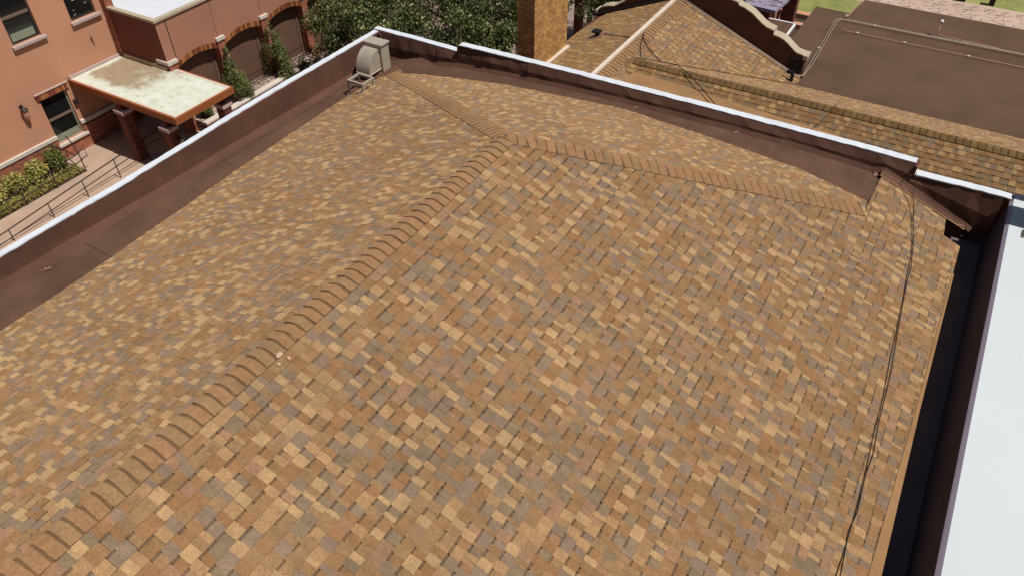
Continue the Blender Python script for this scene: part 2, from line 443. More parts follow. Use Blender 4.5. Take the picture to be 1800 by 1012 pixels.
# ================================================================== MAIN BUILDING
MS = .4092; XR = 6.665; YP = -5.2045; ZR = 1.864
main = thing('shingled_building', 'near building with a tan and brown shingled hip roof sunk behind parapets edged in white', 'building', (6.7, -5, -8))
zl = lambda x, y: ZR - MS*(XR-x)
zr_ = lambda x, y: ZR - MS*(x-XR)
P = (XR, YP)
LE = [(.90, -20), (.86, -10.3), (.92, -9.0), (.79, -7.0), (.63, -4.95), (.50, -3.95), (.47, -3.3), (.49, -2.7), (.47, -2.1), (.62, -1.48), (.78, -1.2), (1.1, -1.0)]
HL = (1.11, -.98)
HR = (11.36, -1.60)
def hipx(y): return XR if y <= YP else XR + (HL[0]-XR)*(y-YP)/(HL[1]-YP)
zlv = lambda x, y: zl(x, y)
pl = []
ys = sorted(set([p[1] for p in LE] + [YP]))
def eavex(y):
    for a, b in zip(LE, LE[1:]):
        if a[1] <= y <= b[1]: return a[0]+(b[0]-a[0])*(y-a[1])/(b[1]-a[1])
    return LE[-1][0]
for y0, y1 in zip(ys, ys[1:]):
    pl.append(([(eavex(y0), y0), (hipx(y0), y0), (hipx(y1), y1), (eavex(y1), y1)], zl))
shingles('roof_slope', main, pl, lambda u, v: (XR-v, u), cells(-20, 0, 0, 6.5), label='left slope of tan and brown shingles')
RE = [(12.66, -20), (12.82, -12), (12.90, -7.6), (12.94, -4.8), (12.95, -1.6)]
pr_ = [([(XR, -20)] + RE + [HR, P], zr_),
       ([HR, (12.94, -1.6), (12.94, -.8), (11.375, -.8)], zr_),
       ([(11.375, -.8), (12.64, -.8), (12.60, -.235), (11.39, -.37)], zr_)]
shingles('roof_slope', main, pr_, lambda u, v: (XR+v, u), cells(-20, 0, 0, 6.5), label='right slope of checkered tan, brown and grey shingles')
RB = [HL+(-.41,), (1.573, -.928, -.33), (1.919, -.907, -.28), (2.699, -.825, -.2), (3.749, -.655, -.14), (4.811, -.589, -.10), (5.697, -.529, -.07),
      (6.544, -.46, -.06), (7.0, -.51, -.06), (7.562, -.575, -.05), (8.493, -.658, -.05), (10.133, -.891, -.04), (11.345, -1.291, -.04), HR+(zr_(*HR),)]
def triz(a, b):
    p0 = Vector((P[0], P[1], ZR)); n = (Vector(a)-p0).cross(Vector(b)-p0)
    return lambda x, y: p0.z - (n.x*(x-p0.x)+n.y*(y-p0.y))/n.z
pb = [([P, a[:2], b[:2]], triz(a, b)) for a, b in zip(RB, RB[1:])]
shingles('roof_slope', main, pb, lambda u, v: (u, YP+v), cells(0, 13, 0, 5.0, .128), label='far slope of shingles seen at a shallow angle')
def rearz(x, y):
    for (poly, f) in pb:
        q = ccw(poly)
        if all((B[0]-A[0])*(y-A[1])-(B[1]-A[1])*(x-A[0]) >= -1e-6 for A, B in zip(q, q[1:]+q[:1])): return f(x, y)
    return None
def roofz(x, y):
    z = min(zl(x, y), zr_(x, y))
    if y > YP:
        r = rearz(x, y)
        if r is not None: return min(z, r) if abs(r-z) < .4 else r
    return z
cap_row('ridge_cap', main, (XR, YP+.1), (XR, -20), roofz, .155, label='long straight row of cap shingles towards the camera')
cap_row('hip_cap', main, P, HL, roofz, .16, bw=.05, rise=.003, label='row of cap shingles descending to the vent hood')
cap_row('hip_cap', main, P, (HR[0]-.05, HR[1]+.03), roofz, .15, label='row of cap shingles descending to the right rear corner')
# under-deck (stops light leaking through)
mb = MB()
mb.poly([(.45, -20, zl(.45, 0)-.03), (XR, -20, ZR-.03), (XR, YP, ZR-.03), (1.1, -.98, zl(1.1, 0)-.03), (.45, -2.5, zl(.45, 0)-.03)])
mb.poly([(XR, -20, ZR-.03), (12.94, -20, zr_(12.94, 0)-.03), (12.94, -.8, zr_(12.94, 0)-.03), HR+(zr_(*HR)-.03,), (XR, YP, ZR-.03)])
for a, b in zip(RB, RB[1:]): mb.poly([(P[0], P[1], ZR-.03), (a[0], a[1], a[2]-.03), (b[0], b[1], b[2]-.03)])
mb.build('roof_deck', M['tan_sheet'], main)

# membrane: left gutter + left upstand
yst = [-20, -13, -10.3, -9.5, -8.5, -7.45, -6.3, -5.2, -4.0, -3.0, -2.0, -1.2, -.6, -.12]
zb = lambda y: (-.62 + (.24)*min(1, max(0, (-2-y)/9.0))) if y < -2 else -.62-(.02*(y+2))
mb = MB(); A_, B_, C_, D_ = [], [], [], []
for y in yst:
    w0 = .012*math.sin(y*1.7)
    A_.append((.066, y, -.014)); B_.append((.125+w0, y, zb(y)+.10)); 
    C_.append((.24+w0, y, zb(y))); ex = max(.6, eavex(y)) if y < -1.0 else 1.2
    D_.append((ex+.10, y, zl(ex+.10, 0)-.012))
wall_in = MB(); wall_in.strip(A_, B_); wall_in.strip(B_, C_)
wall_in.build('membrane_upstand', M['membrane_wall'], main)
fl = MB(); fl.strip(C_, D_)
# left floor runs on under the slope edge
fl.strip([(p[0], p[1], p[2]) for p in D_], [(p[0]+.7, p[1], p[2]-.1) for p in D_])
fl.build('gutter_floor', M['membrane'], main)
# rear floor
WBASE = [(.12, -.64), (1.2, -.50), (2.3, -.30), (3.4, -.21), (4.6, -.15), (5.75, -.10), (7.3, -.07), (8.7, -.05), (10.2, -.06), (11.345, -.13), (11.39, -.14)]
def wb(x):
    for a, b in zip(WBASE, WBASE[1:]):
        if a[0] <= x <= b[0]: return a[1]+(b[1]-a[1])*(x-a[0])/(b[0]-a[0])
    return WBASE[-1][1] if x > 11 else WBASE[0][1]
xs = [.12, .6, 1.2, 1.573, 1.919, 2.3, 2.699, 3.2, 3.749, 4.3, 4.811, 5.3, 5.697, 6.1, 6.544, 7.0, 7.562, 8.0, 8.493, 9.3, 10.133, 10.8, 11.345]
def rbz(x):
    ch = [(.1, -.98, -.66), (.9, -.98, -.52)] + RB[:-1]
    for a, b in zip(ch, ch[1:]):
        if a[0] <= x <= b[0]:
            t = (x-a[0])/(b[0]-a[0]); return (x, a[1]+(b[1]-a[1])*t, a[2]+(b[2]-a[2])*t)
    return (x, RB[-2][1], RB[-2][2])
fr = MB()
F0 = [(x, -.21, wb(x)) for x in xs]; F1 = [rbz(x) for x in xs]
F2 = [(x, y-.05, z+.004) for x, y, z in F1]
fr.strip(F0, F1)
fr.poly([(11.345, -1.32, -.035), (11.345, -.21, -.12), (11.405, -.21, -.13), (11.385, -.9, -.055)])
fr.build('gutter_floor', M['membrane'], main)
# narrow floor strip right of the patch
xs2 = [11.36, 11.8, 12.2, 12.6, 12.93]
rz2 = lambda x: zr_(x, 0)+.010
fs = MB()
fs.strip([(x, -.365+.13*(x-11.36)/1.57*.5, rz2(x)) for x in xs2], [(x, -.20, rz2(x)-.02+.05) for x in xs2])
fs.build('gutter_floor', M['membrane_wall'], main)
tb = MB(); tb.strip([(x, -.375+.13*(x-11.36)/1.57*.5, rz2(x)+.012) for x in xs2], [(x, -.35+.13*(x-11.36)/1.57*.5, rz2(x)+.012) for x in xs2])
tb.build('edge_flashing', M['tan_sheet'], main)
# rear upstand (inner face of rear parapet) follows the wrinkled sheet
def rear_face(x0, x1, ztop, base):
    mb = MB(); A1, B1, C1 = [], [], []; n = max(2, int((x1-x0)/.22)); 
    for i in range(n+1):
        x = x0+(x1-x0)*i/n; wv = .010*math.sin(x*5.3)+.008*math.sin(x*13.1+1)
        A1.append((x, -.078, ztop-.015)); B1.append((x, -.15+wv, (ztop+base(x))*.5)); C1.append((x, -.16+wv*.5, base(x)+.075))
    mb.strip(A1, B1); mb.strip(B1, C1); mb.strip(C1, [(p[0], -.23, base(p[0])-.004) for p in C1])
    return mb
b2 = lambda x: wb(x) if x < 11.36 else rz2(x)+.0
mb = rear_face(.12, 2.33, 0, b2); mb.build('membrane_upstand', M['membrane_wall'], main)
mb = rear_face(2.33, 11.84, .2, b2); mb.build('membrane_upstand', M['membrane_wall'], main)
mb = rear_face(11.84, 13.3, 0, lambda x: rz2(min(x, 12.95)) - max(0, (x-12.95))*.6); mb.build('membrane_upstand', M['membrane_wall'], main)
# right gutter: trench, sump and upstand
mb = MB()
E_ = [(12.955, -20), (12.955, -.80)]
mb.poly([(12.955, -5, zr_(12.955, 0)-.0), (12.955, -.80, zr_(12.955, 0)-.0), (12.955, -.80, -1.02), (12.955, -5, -1.02)])
mb.poly([(12.655, -.80, zr_(12.655, 0)-.01), (12.955, -.80, zr_(12.955, 0)-.01), (12.955, -.80, -1.02), (12.655, -.80, -1.02)])
mb.poly([(12.615, -.22, zr_(12.6, 0)-.01), (12.655, -.80, zr_(12.655, 0)-.01), (12.655, -.80, -1.02), (12.615, -.22, -1.02)])
mb.poly([(12.6, -.24, zr_(12.6, 0)-.01), (12.94, -.20, zr_(12.94, 0)-.01), (12.94, -.20, -1.02), (12.6, -.24, -1.02)])
mb.build('membrane_upstand', M['membrane_wall'], main)
M['shade_tone_sheet'] = surf('shade_toned_gutter_sheet', (.15, .115, .115), .8, .15, 1.6, 90, .15, .002, .2)  # membrane copy with the trench's purple shade tone put into its colour
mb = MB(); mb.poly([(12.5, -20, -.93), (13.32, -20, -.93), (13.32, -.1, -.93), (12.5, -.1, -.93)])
mb.build('gutter_floor', M['shade_tone_sheet'], main)['label'] = 'shaded gutter trench beside the right parapet'
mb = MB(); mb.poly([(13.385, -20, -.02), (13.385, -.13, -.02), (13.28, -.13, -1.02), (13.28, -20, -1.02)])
mb.build('membrane_upstand', M['shade_and_seam'], main)['label'] = 'inner face of the right parapet, its shade put into the colour'
mb = MB()
ze_ = lambda x: zr_(x, 0)
Ein = [(12.95, -1.6), (12.94, -4.8), (12.90, -7.6), (12.82, -12), (12.66, -20)]; Eout = [(12.958, -1.6), (12.972, -4.8), (13.02, -7.6), (13.03, -12), (13.03, -20)]
mb.strip([(x-.02, y, ze_(x-.02)+.014) for x, y in Ein], [(x, y, ze_(x)+.010) for x, y in Eout])
mb.strip([(x, y, ze_(x)+.010) for x, y in Eout], [(x, y, -1.0) for x, y in Eout])
mb.build('edge_strip', M['tan_sheet'], main, )
# outer walls
mb = MB()
mb.box(-.068, .06, -20, .08, -8, -.03); mb.box(.06, 2.33, -.07, .08, -8, -.03); mb.box(2.33, 11.84, -.068, .082, -8, .17)
mb.box(11.84, 13.45, -.07, .10, -8, -.03); mb.box(13.39, 13.45, -20, -.12, -8, -.05)
mb.build('wall', M['wall_red'], main)
# coping, measured wavy line
def coping(pts, axis, z, hw, th=.045, seed=1):
    rnd = random.Random(seed); mb = MB(); fine = []
    for a, b in zip(pts, pts[1:]):
        L = math.hypot(b[0]-a[0], b[1]-a[1]); n = max(1, int(L/.11))
        for i in range(n): fine.append((a[0]+(b[0]-a[0])*i/n, a[1]+(b[1]-a[1])*i/n))
    fine.append(pts[-1])
    top0, top1, lo0, lo1 = [], [], [], []
    for x, y in fine:
        j0 = rnd.gauss(0, .006); j1 = rnd.uniform(-.004, .004); dz = rnd.uniform(-.004, .004)
        if axis == 0: a = (x, y-hw+j0); b = (x, y+hw+j1)
        else: a = (x+hw+j0, y); b = (x-hw+j1, y)
        top0.append((*a, z+dz)); top1.append((*b, z+.006+dz)); lo0.append((a[0], a[1], z-th*.5)); lo1.append((b[0], b[1], z-th*2))
    mb.strip(top0, top1); mb.strip(lo0, top0); mb.strip(top1, lo1)
    mb.poly([top0[0], top1[0], lo1[0], lo0[0]]); mb.poly([top0[-1], top1[-1], lo1[-1], lo0[-1]])
    return mb
coping([(0, -20), (-.02, -11), (-.02, -9.49), (-.003, -8.5), (.02, -7.44), (-.015, -5.5), (-.045, -4.7), (-.045, -3.1), (-.015, -1.33), (0, -.1)], 1, 0, .062, seed=2).build('coping', M['coping'], main)
coping([(-.11, .03), (1.16, .035), (2.31, 0)], 0, .004, .072, seed=3).build('coping', M['coping'], main)
coping([(2.36, -.06), (2.6, -.05), (3.39, -.03), (4.47, 0), (5.67, .015), (7.5, .03), (8.76, .035), (10.14, .03), (11.14, .025), (11.83, .0)], 0, .2, .08, seed=4).build('coping', M['coping'], main)
coping([(11.80, -.05), (12.7, -.01), (13.40, -.01)], 0, .004, .082, seed=5).build('coping', M['coping'], main)
# step ends
mb = MB(); mb.box(2.315, 2.355, -.15, .10, -.03, .165); mb.build('parapet_step', M['membrane_wall'], main); mb = MB(); mb.box(11.835, 11.875, -.15, .10, -.03, .165); mb.build('parapet_step', M['membrane_wall'], main)
mb = MB(); mb.box(.10, .17, -.19, -.13, -.60, -.02); mb.build('corner_flashing', M['membrane_wall'], main)
mb = MB()
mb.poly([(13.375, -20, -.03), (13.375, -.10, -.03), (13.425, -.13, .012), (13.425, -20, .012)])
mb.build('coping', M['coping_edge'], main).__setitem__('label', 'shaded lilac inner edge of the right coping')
# scuffed bare spots where the sheet is patched
def scuff(x, y, z, r, n=7, tilt=0, seed=0):
    rd = random.Random(seed); mb = MB()
    for k in range(n):
        a = rd.uniform(0, 6.28); d = rd.uniform(0, r); s_ = rd.uniform(.012, .036)
        cx, cy_ = x+d*math.cos(a), y+d*math.sin(a)*.7
        pts = [(cx+s_*rd.uniform(.5, 1)*math.cos(t), cy_+s_*rd.uniform(.4, .9)*math.sin(t)) for t in [i*1.05 for i in range(6)]]
        mb.poly([(px, py, z+.004+k*.0007+tilt*(py-y)) for px, py in pts])
    mb.build('worn_patch', M['scuff'], main)
scuff(.36, -9.15, zb(-9.15)+.012, .09, 9, 0, 1)
scuff(8.72, -.27, wb(8.7)+.014, .07, 7, .2, 2)
scuff(6.68, -.28, wb(6.7)+.014, .06, 4, .2, 3)
scuff(11.30, -.30, -.085, .07, 8, .2, 4)
scuff(12.86, -.27, zr_(12.86, 0)+.04, .05, 5, 0, 5)
# bare white nicks on the ridge caps
for (x, y, s_) in [(6.87, -10.02, .022), (6.81, -9.93, .034), (6.90, -9.90, .022), (6.60, -10.0, .018), (6.55, -9.9, .016)]:
    mb = MB(); rd = random.Random(int(x*1000)); z = roofz(x, y)
    mb.poly([(x+s_*rd.uniform(.4, 1.3)*math.cos(t), y+s_*1.2*rd.uniform(.4, 1.3)*math.sin(t), roofz(x+s_*math.cos(t), y)+.027) for t in [i*.7 for i in range(9)]])
    mb.build('worn_patch', M['chalk'], main)
rd = random.Random(12)
for k, off in enumerate((.30,)):
    mb = MB(); A = []; B = []
    y = -13.
    while y < -1.9:
        x = off+.012*math.sin(y*2.1)+rd.uniform(-.004, .004); z = zb(y)+(zl(.7, 0)-.012-zb(y))*(x-.24)/.46+.006
        A.append((x, y, z)); B.append((x+.010+rd.uniform(0, .006), y, z+.001)); y += .17
    mb.strip(A, B); mb.build('lap_seam', M['shade_and_seam'], main)
# lap seams on the upstands
for x in (1.0, 1.75, 2.95, 4.1):
    mb = MB(); mb.box(x, x+.012, -.172, -.150, wb(x)+.07, (.0 if x < 2.33 else .2)-.02); mb.build('lap_seam', M['black'], main)

# ------------------------------------------------------------------ vent hood and curb frame
vent = thing('vent_hood', 'galvanised duct box with rounded exhaust hood at the rear left roof corner', 'roof vent', (.6, -.8, -.55))
mb = MB(); mb.box(.33, .80, -.93, -.66, -.54, .12); mb.build('duct_box', M['galv'], vent, bevel=.006)
mb = MB(); mb.box(.30, .83, -.95, -.64, .12, .155); mb.build('lid', M['galv'], vent, bevel=.005)
prof = [(-.93, .06)] + [(-.93-.40*math.sin(t), .06-.47*(1-math.cos(t))) for t in [R(k*7.5) for k in range(1, 13)]] + [(-.93, -.41)]
mb = MB(); mb.prism(prof, .345, .735, axis=0); mb.build('hood', M['galv'], vent)
mb = MB(); mb.box(.338, .742, -1.338, -.935, -.425, -.408); mb.build('hood_rim', M['trim_light'], vent)
mb = MB(); mb.box(.29, .85, -.98, -.62, -.62, -.505); mb.build('curb_flashing', M['scuff'], vent).__setitem__('label', 'pinkish worn flashing')
fr_ = thing('equipment_stand', 'small open metal stand with four short legs in front of the vent hood', 'stand', (.9, -1.82, -.4))
zt = -.22
mb = MB()
mb.box(.67, 1.11, -2.02, -1.98, zt-.05, zt); mb.box(.67, 1.11, -1.67, -1.63, zt-.05, zt)
mb.box(.67, .71, -1.98, -1.67, zt-.05, zt); mb.box(1.07, 1.11, -1.98, -1.67, zt-.05, zt)
mb.build('frame', M['galv'], fr_)
for (x, y) in ((.69, -2.0), (1.09, -2.0), (.69, -1.65), (1.09, -1.65)):
    mb = MB(); zt2 = zl(x, 0); mb.box(x-.018, x+.018, y-.018, y+.018, zt2, zt-.05); mb.box(x-.045, x+.045, y-.04, y+.04, zt2, zt2+.012); mb.build('leg', M['galv'], fr_)

# ------------------------------------------------------------------ loose cables on the right slope
def cable(name, label, pts, r, mat, zoff=.02, group=None, cat='cable', zf=None):
    mb = MB(); q = []
    for a, b in zip(pts, pts[1:]):
        for k in range(4): q.append(tuple(a[i]+(b[i]-a[i])*k/4 for i in range(len(a))))
    q.append(pts[-1])
    q3 = [(p[0], p[1], (p[2] if len(p) > 2 else zf(p[0], p[1]))+zoff) for p in q]
    mb.tube(q3, r, 6); o = mb.build(name, mat, None, True); tag(o, label, cat, group); return o
zc = lambda x, y: zr_(x, y)
CA = [(11.80, -.22, .0), (11.72, -.26, zc(11.72, 0)+.04), (11.80, -.40, zc(11.8, 0)), (11.926, -.56, zc(11.93, 0)), (12.045, -.85, zc(12.04, 0))] + [(x, y, zc(x, y)) for x, y in [(12.184, -1.432), (12.255, -1.939), (12.301, -2.599), (12.333, -2.938), (12.386, -3.736), (12.413, -4.291), (12.471, -5.024), (12.494, -5.672), (12.534, -6.35), (12.551, -6.802), (12.558, -7.201), (12.56, -7.574), (12.553, -7.888), (12.54, -9), (12.56, -12), (12.6, -16)]]
CB = [(11.89, -.10, .02), (11.90, -.19, -.01), (11.96, -.30, zc(11.96, 0)+.03)] + [(x, y, zc(x, y)) for x, y in [(12.03, -.50), (12.085, -.833), (12.209, -1.403), (12.303, -2.128), (12.329, -2.797), (12.40, -3.653), (12.437, -4.081), (12.49, -4.8), (12.514, -5.49), (12.56, -6.036), (12.545, -6.386), (12.575, -6.979), (12.545, -7.3), (12.575, -7.619), (12.60, -7.95), (12.57, -9), (12.6, -12), (12.57, -16)]]
CA[0] = (11.84, -.10, .03)
cable('cable', 'black cable down the right slope, the one bending left at its top', CA, .0045, M['black'], .022, 'loose cables on the right slope')
cable('cable', 'black cable down the right slope, the straighter one leaving the parapet step', CB, .0045, M['black'], .022, 'loose cables on the right slope')

# ================================================================== WHITE ROOF TO THE EAST
east = thing('white_roofed_building', 'building at the right edge with a flat white sheet roof', 'building', (20, -10, -8))
mb = MB(); mb.box(13.455, 30, -30, .3, -8, -.30); mb.build('wall', M['wall_red'], east)
mb = MB(); mb.box(13.426, 30, -30, .12, -.29, .0); mb.build('flat_roof', M['white_roof'], east)
unit = thing('roof_pier', 'beige stucco pier at the corner of the white roof', 'pier', (13.9, .2, 0))
mb = MB(); mb.box(13.60, 14.1, -.02, .5, .001, .34); mb.build('shaft', M['trim_light'], unit, bevel=.01)
mb = MB(); mb.box(13.57, 14.13, -.05, .53, .34, .38); mb.build('cap', M['beige_cop'], unit, bevel=.005)
ac = thing('rooftop_unit', 'grey sheet metal unit on short legs at the right edge of the white roof', 'rooftop unit', (14.5, -.6, 0))
mb = MB(); mb.box(13.76, 15.2, -.84, -.26, .25, .95); mb.build('cabinet', M['galv'], ac, bevel=.01)
for x, y in ((13.8, -.8), (15.1, -.8), (13.8, -.3), (15.1, -.3)):
    mb = MB(); mb.box(x-.03, x+.03, y-.03, y+.03, .001, .25); mb.build('leg', M['galv'], ac)
pad = MB(); pad.prism([(13.61, .001), (13.85, .001), (13.80, .14), (13.68, .14)], -1.13, -.95, axis=1)
tag(pad.build('pipe_support', M['beige_cop']), 'small beige wedge block lying on the white roof', 'support block')

# ================================================================== NEIGHBOUR BEHIND (gabled, shingled)
NW = 4.65; NZ = -1.0; RS = .41
nb = thing('gabled_building', 'neighbouring building behind the rear parapet with crossing shingled ridges and a brown flat roof', 'building', (6, 7, -8))
ze = lambda x, y: NZ - RS*(x-NW)
zw = lambda x, y: NZ - RS*(NW-x)
R2Y, R2Z = 3.5, -1.02
zs_ = lambda x, y: R2Z - RS*(R2Y-y)
zn_ = lambda x, y: R2Z - RS*(y-R2Y)
ZF = -2.5
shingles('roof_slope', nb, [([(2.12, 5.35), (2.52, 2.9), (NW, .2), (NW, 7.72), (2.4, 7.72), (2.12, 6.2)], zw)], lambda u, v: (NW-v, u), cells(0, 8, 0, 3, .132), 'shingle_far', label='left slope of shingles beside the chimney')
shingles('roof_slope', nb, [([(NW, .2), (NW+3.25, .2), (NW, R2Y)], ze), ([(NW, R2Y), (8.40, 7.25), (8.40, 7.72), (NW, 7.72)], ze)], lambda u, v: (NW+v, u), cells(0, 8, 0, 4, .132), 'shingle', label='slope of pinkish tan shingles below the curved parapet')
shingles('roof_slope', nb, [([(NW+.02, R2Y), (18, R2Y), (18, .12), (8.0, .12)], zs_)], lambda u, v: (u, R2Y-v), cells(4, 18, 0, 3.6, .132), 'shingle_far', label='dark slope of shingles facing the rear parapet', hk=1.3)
shingles('roof_slope', nb, [([(NW+.02, R2Y), (8.33, 7.16), (18, 7.16), (18, R2Y)], zn_)], lambda u, v: (u, R2Y+v), cells(4, 18, 0, 3.8, .132), 'shingle', label='thin grazing strip of shingles above the long ridge')
def nroof(x, y):
    w_ = min(ze(x, y), zw(x, y)); r = min(zs_(x, y), zn_(x, y))
    return max(w_, r) if x > NW else w_
mb = MB()
mb.poly([(2.1, 5.3, zw(2.1, 0)-.03), (2.5, 2.9, zw(2.5, 0)-.03), (2.5, .15, zw(2.5, 0)-.03), (NW, .15, NZ-.03), (NW, 7.75, NZ-.03), (2.1, 7.75, zw(2.1, 0)-.03)])
mb.poly([(NW, .15, NZ-.03), (8, .15, ze(8, 0)-.03), (8.5, 7.75, ze(8.5, 0)-.03), (NW, 7.75, NZ-.03)])
mb.poly([(NW, .12, zs_(0, .12)-.03), (18, .12, zs_(0, .12)-.03), (18, R2Y, R2Z-.03), (NW, R2Y, R2Z-.03)])
mb.poly([(8.4, 7.3, zn_(0, 7.3)-.03), (18, 7.3, zn_(0, 7.3)-.03), (18, R2Y, R2Z-.03), (NW, R2Y, R2Z-.03)])
mb.build('roof_deck', M['wall_red'], nb)
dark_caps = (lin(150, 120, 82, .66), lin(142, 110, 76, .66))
cap_row('ridge_cap', nb, (NW+.03, 7.6), (NW+.03, .2), lambda x, y: ze(x, y) if x > NW else ze(NW, 0)-.02, .21, .143, 'shingle', label='cap shingles beside the white ridge strip')
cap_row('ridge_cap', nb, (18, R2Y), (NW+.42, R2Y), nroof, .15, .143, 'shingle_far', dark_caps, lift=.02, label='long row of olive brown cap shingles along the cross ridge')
mb = MB(); 
for k in range(8): mb.box(NW-.135, NW-.035, .2+k*.94, .2+(k+1)*.94-.006, NZ-.05, NZ+.055)
mb.build('ridge_strip', M['trim_light'], nb).__setitem__('label', 'white metal strip along the ridge')
# smooth tan cricket in the valley against the parapet
mb = MB()
tp = [(5.02, 2.20), (5.12, 2.70), (5.25, 3.12), (6.442, 3.11), (7.455, 3.01), (8.545, 2.94), (9.94, 2.86), (11.1, 2.72), (11.9, 2.55), (12.6, 2.42), (13.4, 2.3), (18, 2.0)]
A3 = [(x, y, nroof(x, y)+.022) for x, y in tp]
lowx = [5.6, 5.8, 6.3, 6.9, 8.0, 9.3, 10.5, 11.2, 11.9, 12.6, 13.4, 18]
B3 = [(x, .14, max(-1.75, nroof(x, .14)+.03)) for x in lowx]
mb.strip(A3, B3); mb.build('valley_cricket', M['tan_sheet'], nb)
# flat roof
flat = [(8.42, 7.12), (18, 7.12), (18, 14.05), (8.73, 14.05), (8.56, 12.72), (7.48, 12.72), (7.48, 8.0), (8.42, 8.0)]
mb = MB()
n0 = len(mb.v)
mb.poly([(x, y, ZF) for x, y in flat])
for a, b in zip(flat, flat[1:]+flat[:1]): mb.poly([(*a, ZF), (*b, ZF), (*b, ZF-.15), (*a, ZF-.15)])
mb.build('flat_roof', M['flat_membrane'], nb)
mb = MB()
for a, b in zip(flat, flat[1:]+flat[:1]): mb.poly([(*a, ZF-.15), (*b, ZF-.15), (*b, -8), (*a, -8)])
mb.poly([(2.3, .13, -8), (2.3, 8.0, -8), (2.3, 8.0, -2.1), (2.3, .13, -2.1)]); mb.poly([(2.3, 8.0, -8), (8.4, 8.0, -8), (8.4, 8.0, -2.6), (2.3, 8.0, -2.1)])
mb.build('wall', M['wall_red'], nb)
# curved gable parapet
GP = [(1.98, -2.3), (1.98, -1.93), (2.04, -1.91), (2.21, -1.76), (2.38, -1.70), (2.60, -1.66), (2.90, -1.46), (3.2, -1.15), (3.6, -.85), (4.0, -.66), (4.65, -.55), (5.3, -.62), (5.9, -.76), (6.25, -.82), (6.30, -.90), (6.45, -.93), (6.70, -1.04), (6.86, -1.15), (7.0, -1.25), (7.16, -1.335), (7.37, -1.385), (7.385, -1.50), (7.56, -1.53), (7.676, -1.57), (7.80, -1.64), (7.893, -1.71), (8.0, -1.79), (8.09, -1.85), (8.36, -1.90)]
mb = MB(); Y0, Y1 = 7.70, 7.98
top0 = [(x, Y0, z-.04) for x, z in GP[1:]]; top1 = [(x, Y1, z-.04) for x, z in GP[1:]]
bot = [(x, Y0, min(nroof(x, Y0), -.9)-.05 if x < 8.3 else -2.5) for x, z in GP[1:]]; bot1 = [(x, Y1, -2.6) for x, z in GP[1:]]
mb.strip(bot, top0); mb.strip(top1, bot1); mb.poly([bot[-1], top0[-1], top1[-1], bot1[-1]]); mb.poly([bot[0], top0[0], top1[0], bot1[0]])
mb.build('gable_parapet', M['membrane_wall'], nb)
mb = MB(); a0 = [(x, Y0-.02, z-.035) for x, z in GP[1:]]; a1 = [(x, Y0-.02, z) for x, z in GP[1:]]; a2 = [(x, Y1+.03, z) for x, z in GP[1:]]; a3 = [(x, Y1+.03, z-.035) for x, z in GP[1:]]
mb.strip(a0, a1); mb.strip(a1, a2); mb.strip(a2, a3); mb.poly([a0[-1], a1[-1], a2[-1], a3[-1]]); mb.poly([a0[0], a1[0], a2[0], a3[0]])
mb.box(8.30, 8.42, Y0-.05, Y1+.05, -2.02, -1.895); mb.box(2.0, 2.07, Y0-.05, Y1+.05, -2.25, -1.9)
mb.build('parapet_coping', M['beige_cop'], nb)
mb = MB(); mb.box(7.95, 8.32, Y0-.06, Y0-.0, -2.45, -2.02); mb.build('parapet_end', M['black'], nb)
mb = MB(); mb.tube([(2.0, 7.64, zw(2.0, 0)+.05), (NW, 7.64, NZ+.05)], .035, 6); mb.build('edge_flashing', M['black'], nb)
# chimney
ch = thing('chimney', 'tall golden brick chimney with white patches standing against the neighbouring roof', 'chimney', (2.2, 3.95, -2))
CX0, CX1, CY0, CY1 = 1.985, 2.476, 3.05, 4.86
mb = MB(); mb.box(CX0, CX1, CY0, CY1, -8, 1.9); mb.build('shaft', M['brick_gold'], ch)
mb = MB(); mb.prism([(CY0-.02, -2.02), (CY1+.05, -2.02), (CY1+.05, -1.80), (CY0-.02, -1.80)], CX1+.002, CX1+.09, axis=0)
mb.build('base_flashing', M['trim_light'], ch)
# roof vent pipe on the left slope and little stub pipe
v = thing('roof_vent', 'small black capped vent on the left shingled slope behind the parapet', 'roof vent', (3.12, 5.47, zw(3.12, 0)))
z0 = zw(3.12, 0)
mb = MB(); mb.box(3.07, 3.17, 5.42, 5.52, z0-.05, z0+.12); mb.build('pipe', M['black'], v)
mb = MB(); mb.box(3.0, 3.22, 5.35, 5.57, z0+.12, z0+.17); mb.build('cap', M['black'], v)
mb = MB(); mb.poly([(2.95, 5.3, zw(2.95, 0)+.022), (3.35, 5.3, zw(3.35, 0)+.022), (3.35, 5.65, zw(3.35, 0)+.022), (2.95, 5.65, zw(2.95, 0)+.022)]); mb.build('base_flashing', M['scuff'], v)
v = thing('stub_pipe', 'short black stub pipe at the foot of the curved parapet', 'pipe', (8.2, 7.2, -2.4))
mb = MB(); mb.tube([(8.22, 7.2, -2.45), (8.22, 7.2, -2.20)], .05, 8); mb.build('pipe', M['black'], v)
mb = MB(); mb.box(8.05, 8.22, 7.16, 7.24, -2.24, -2.17); mb.build('elbow', M['black'], v)
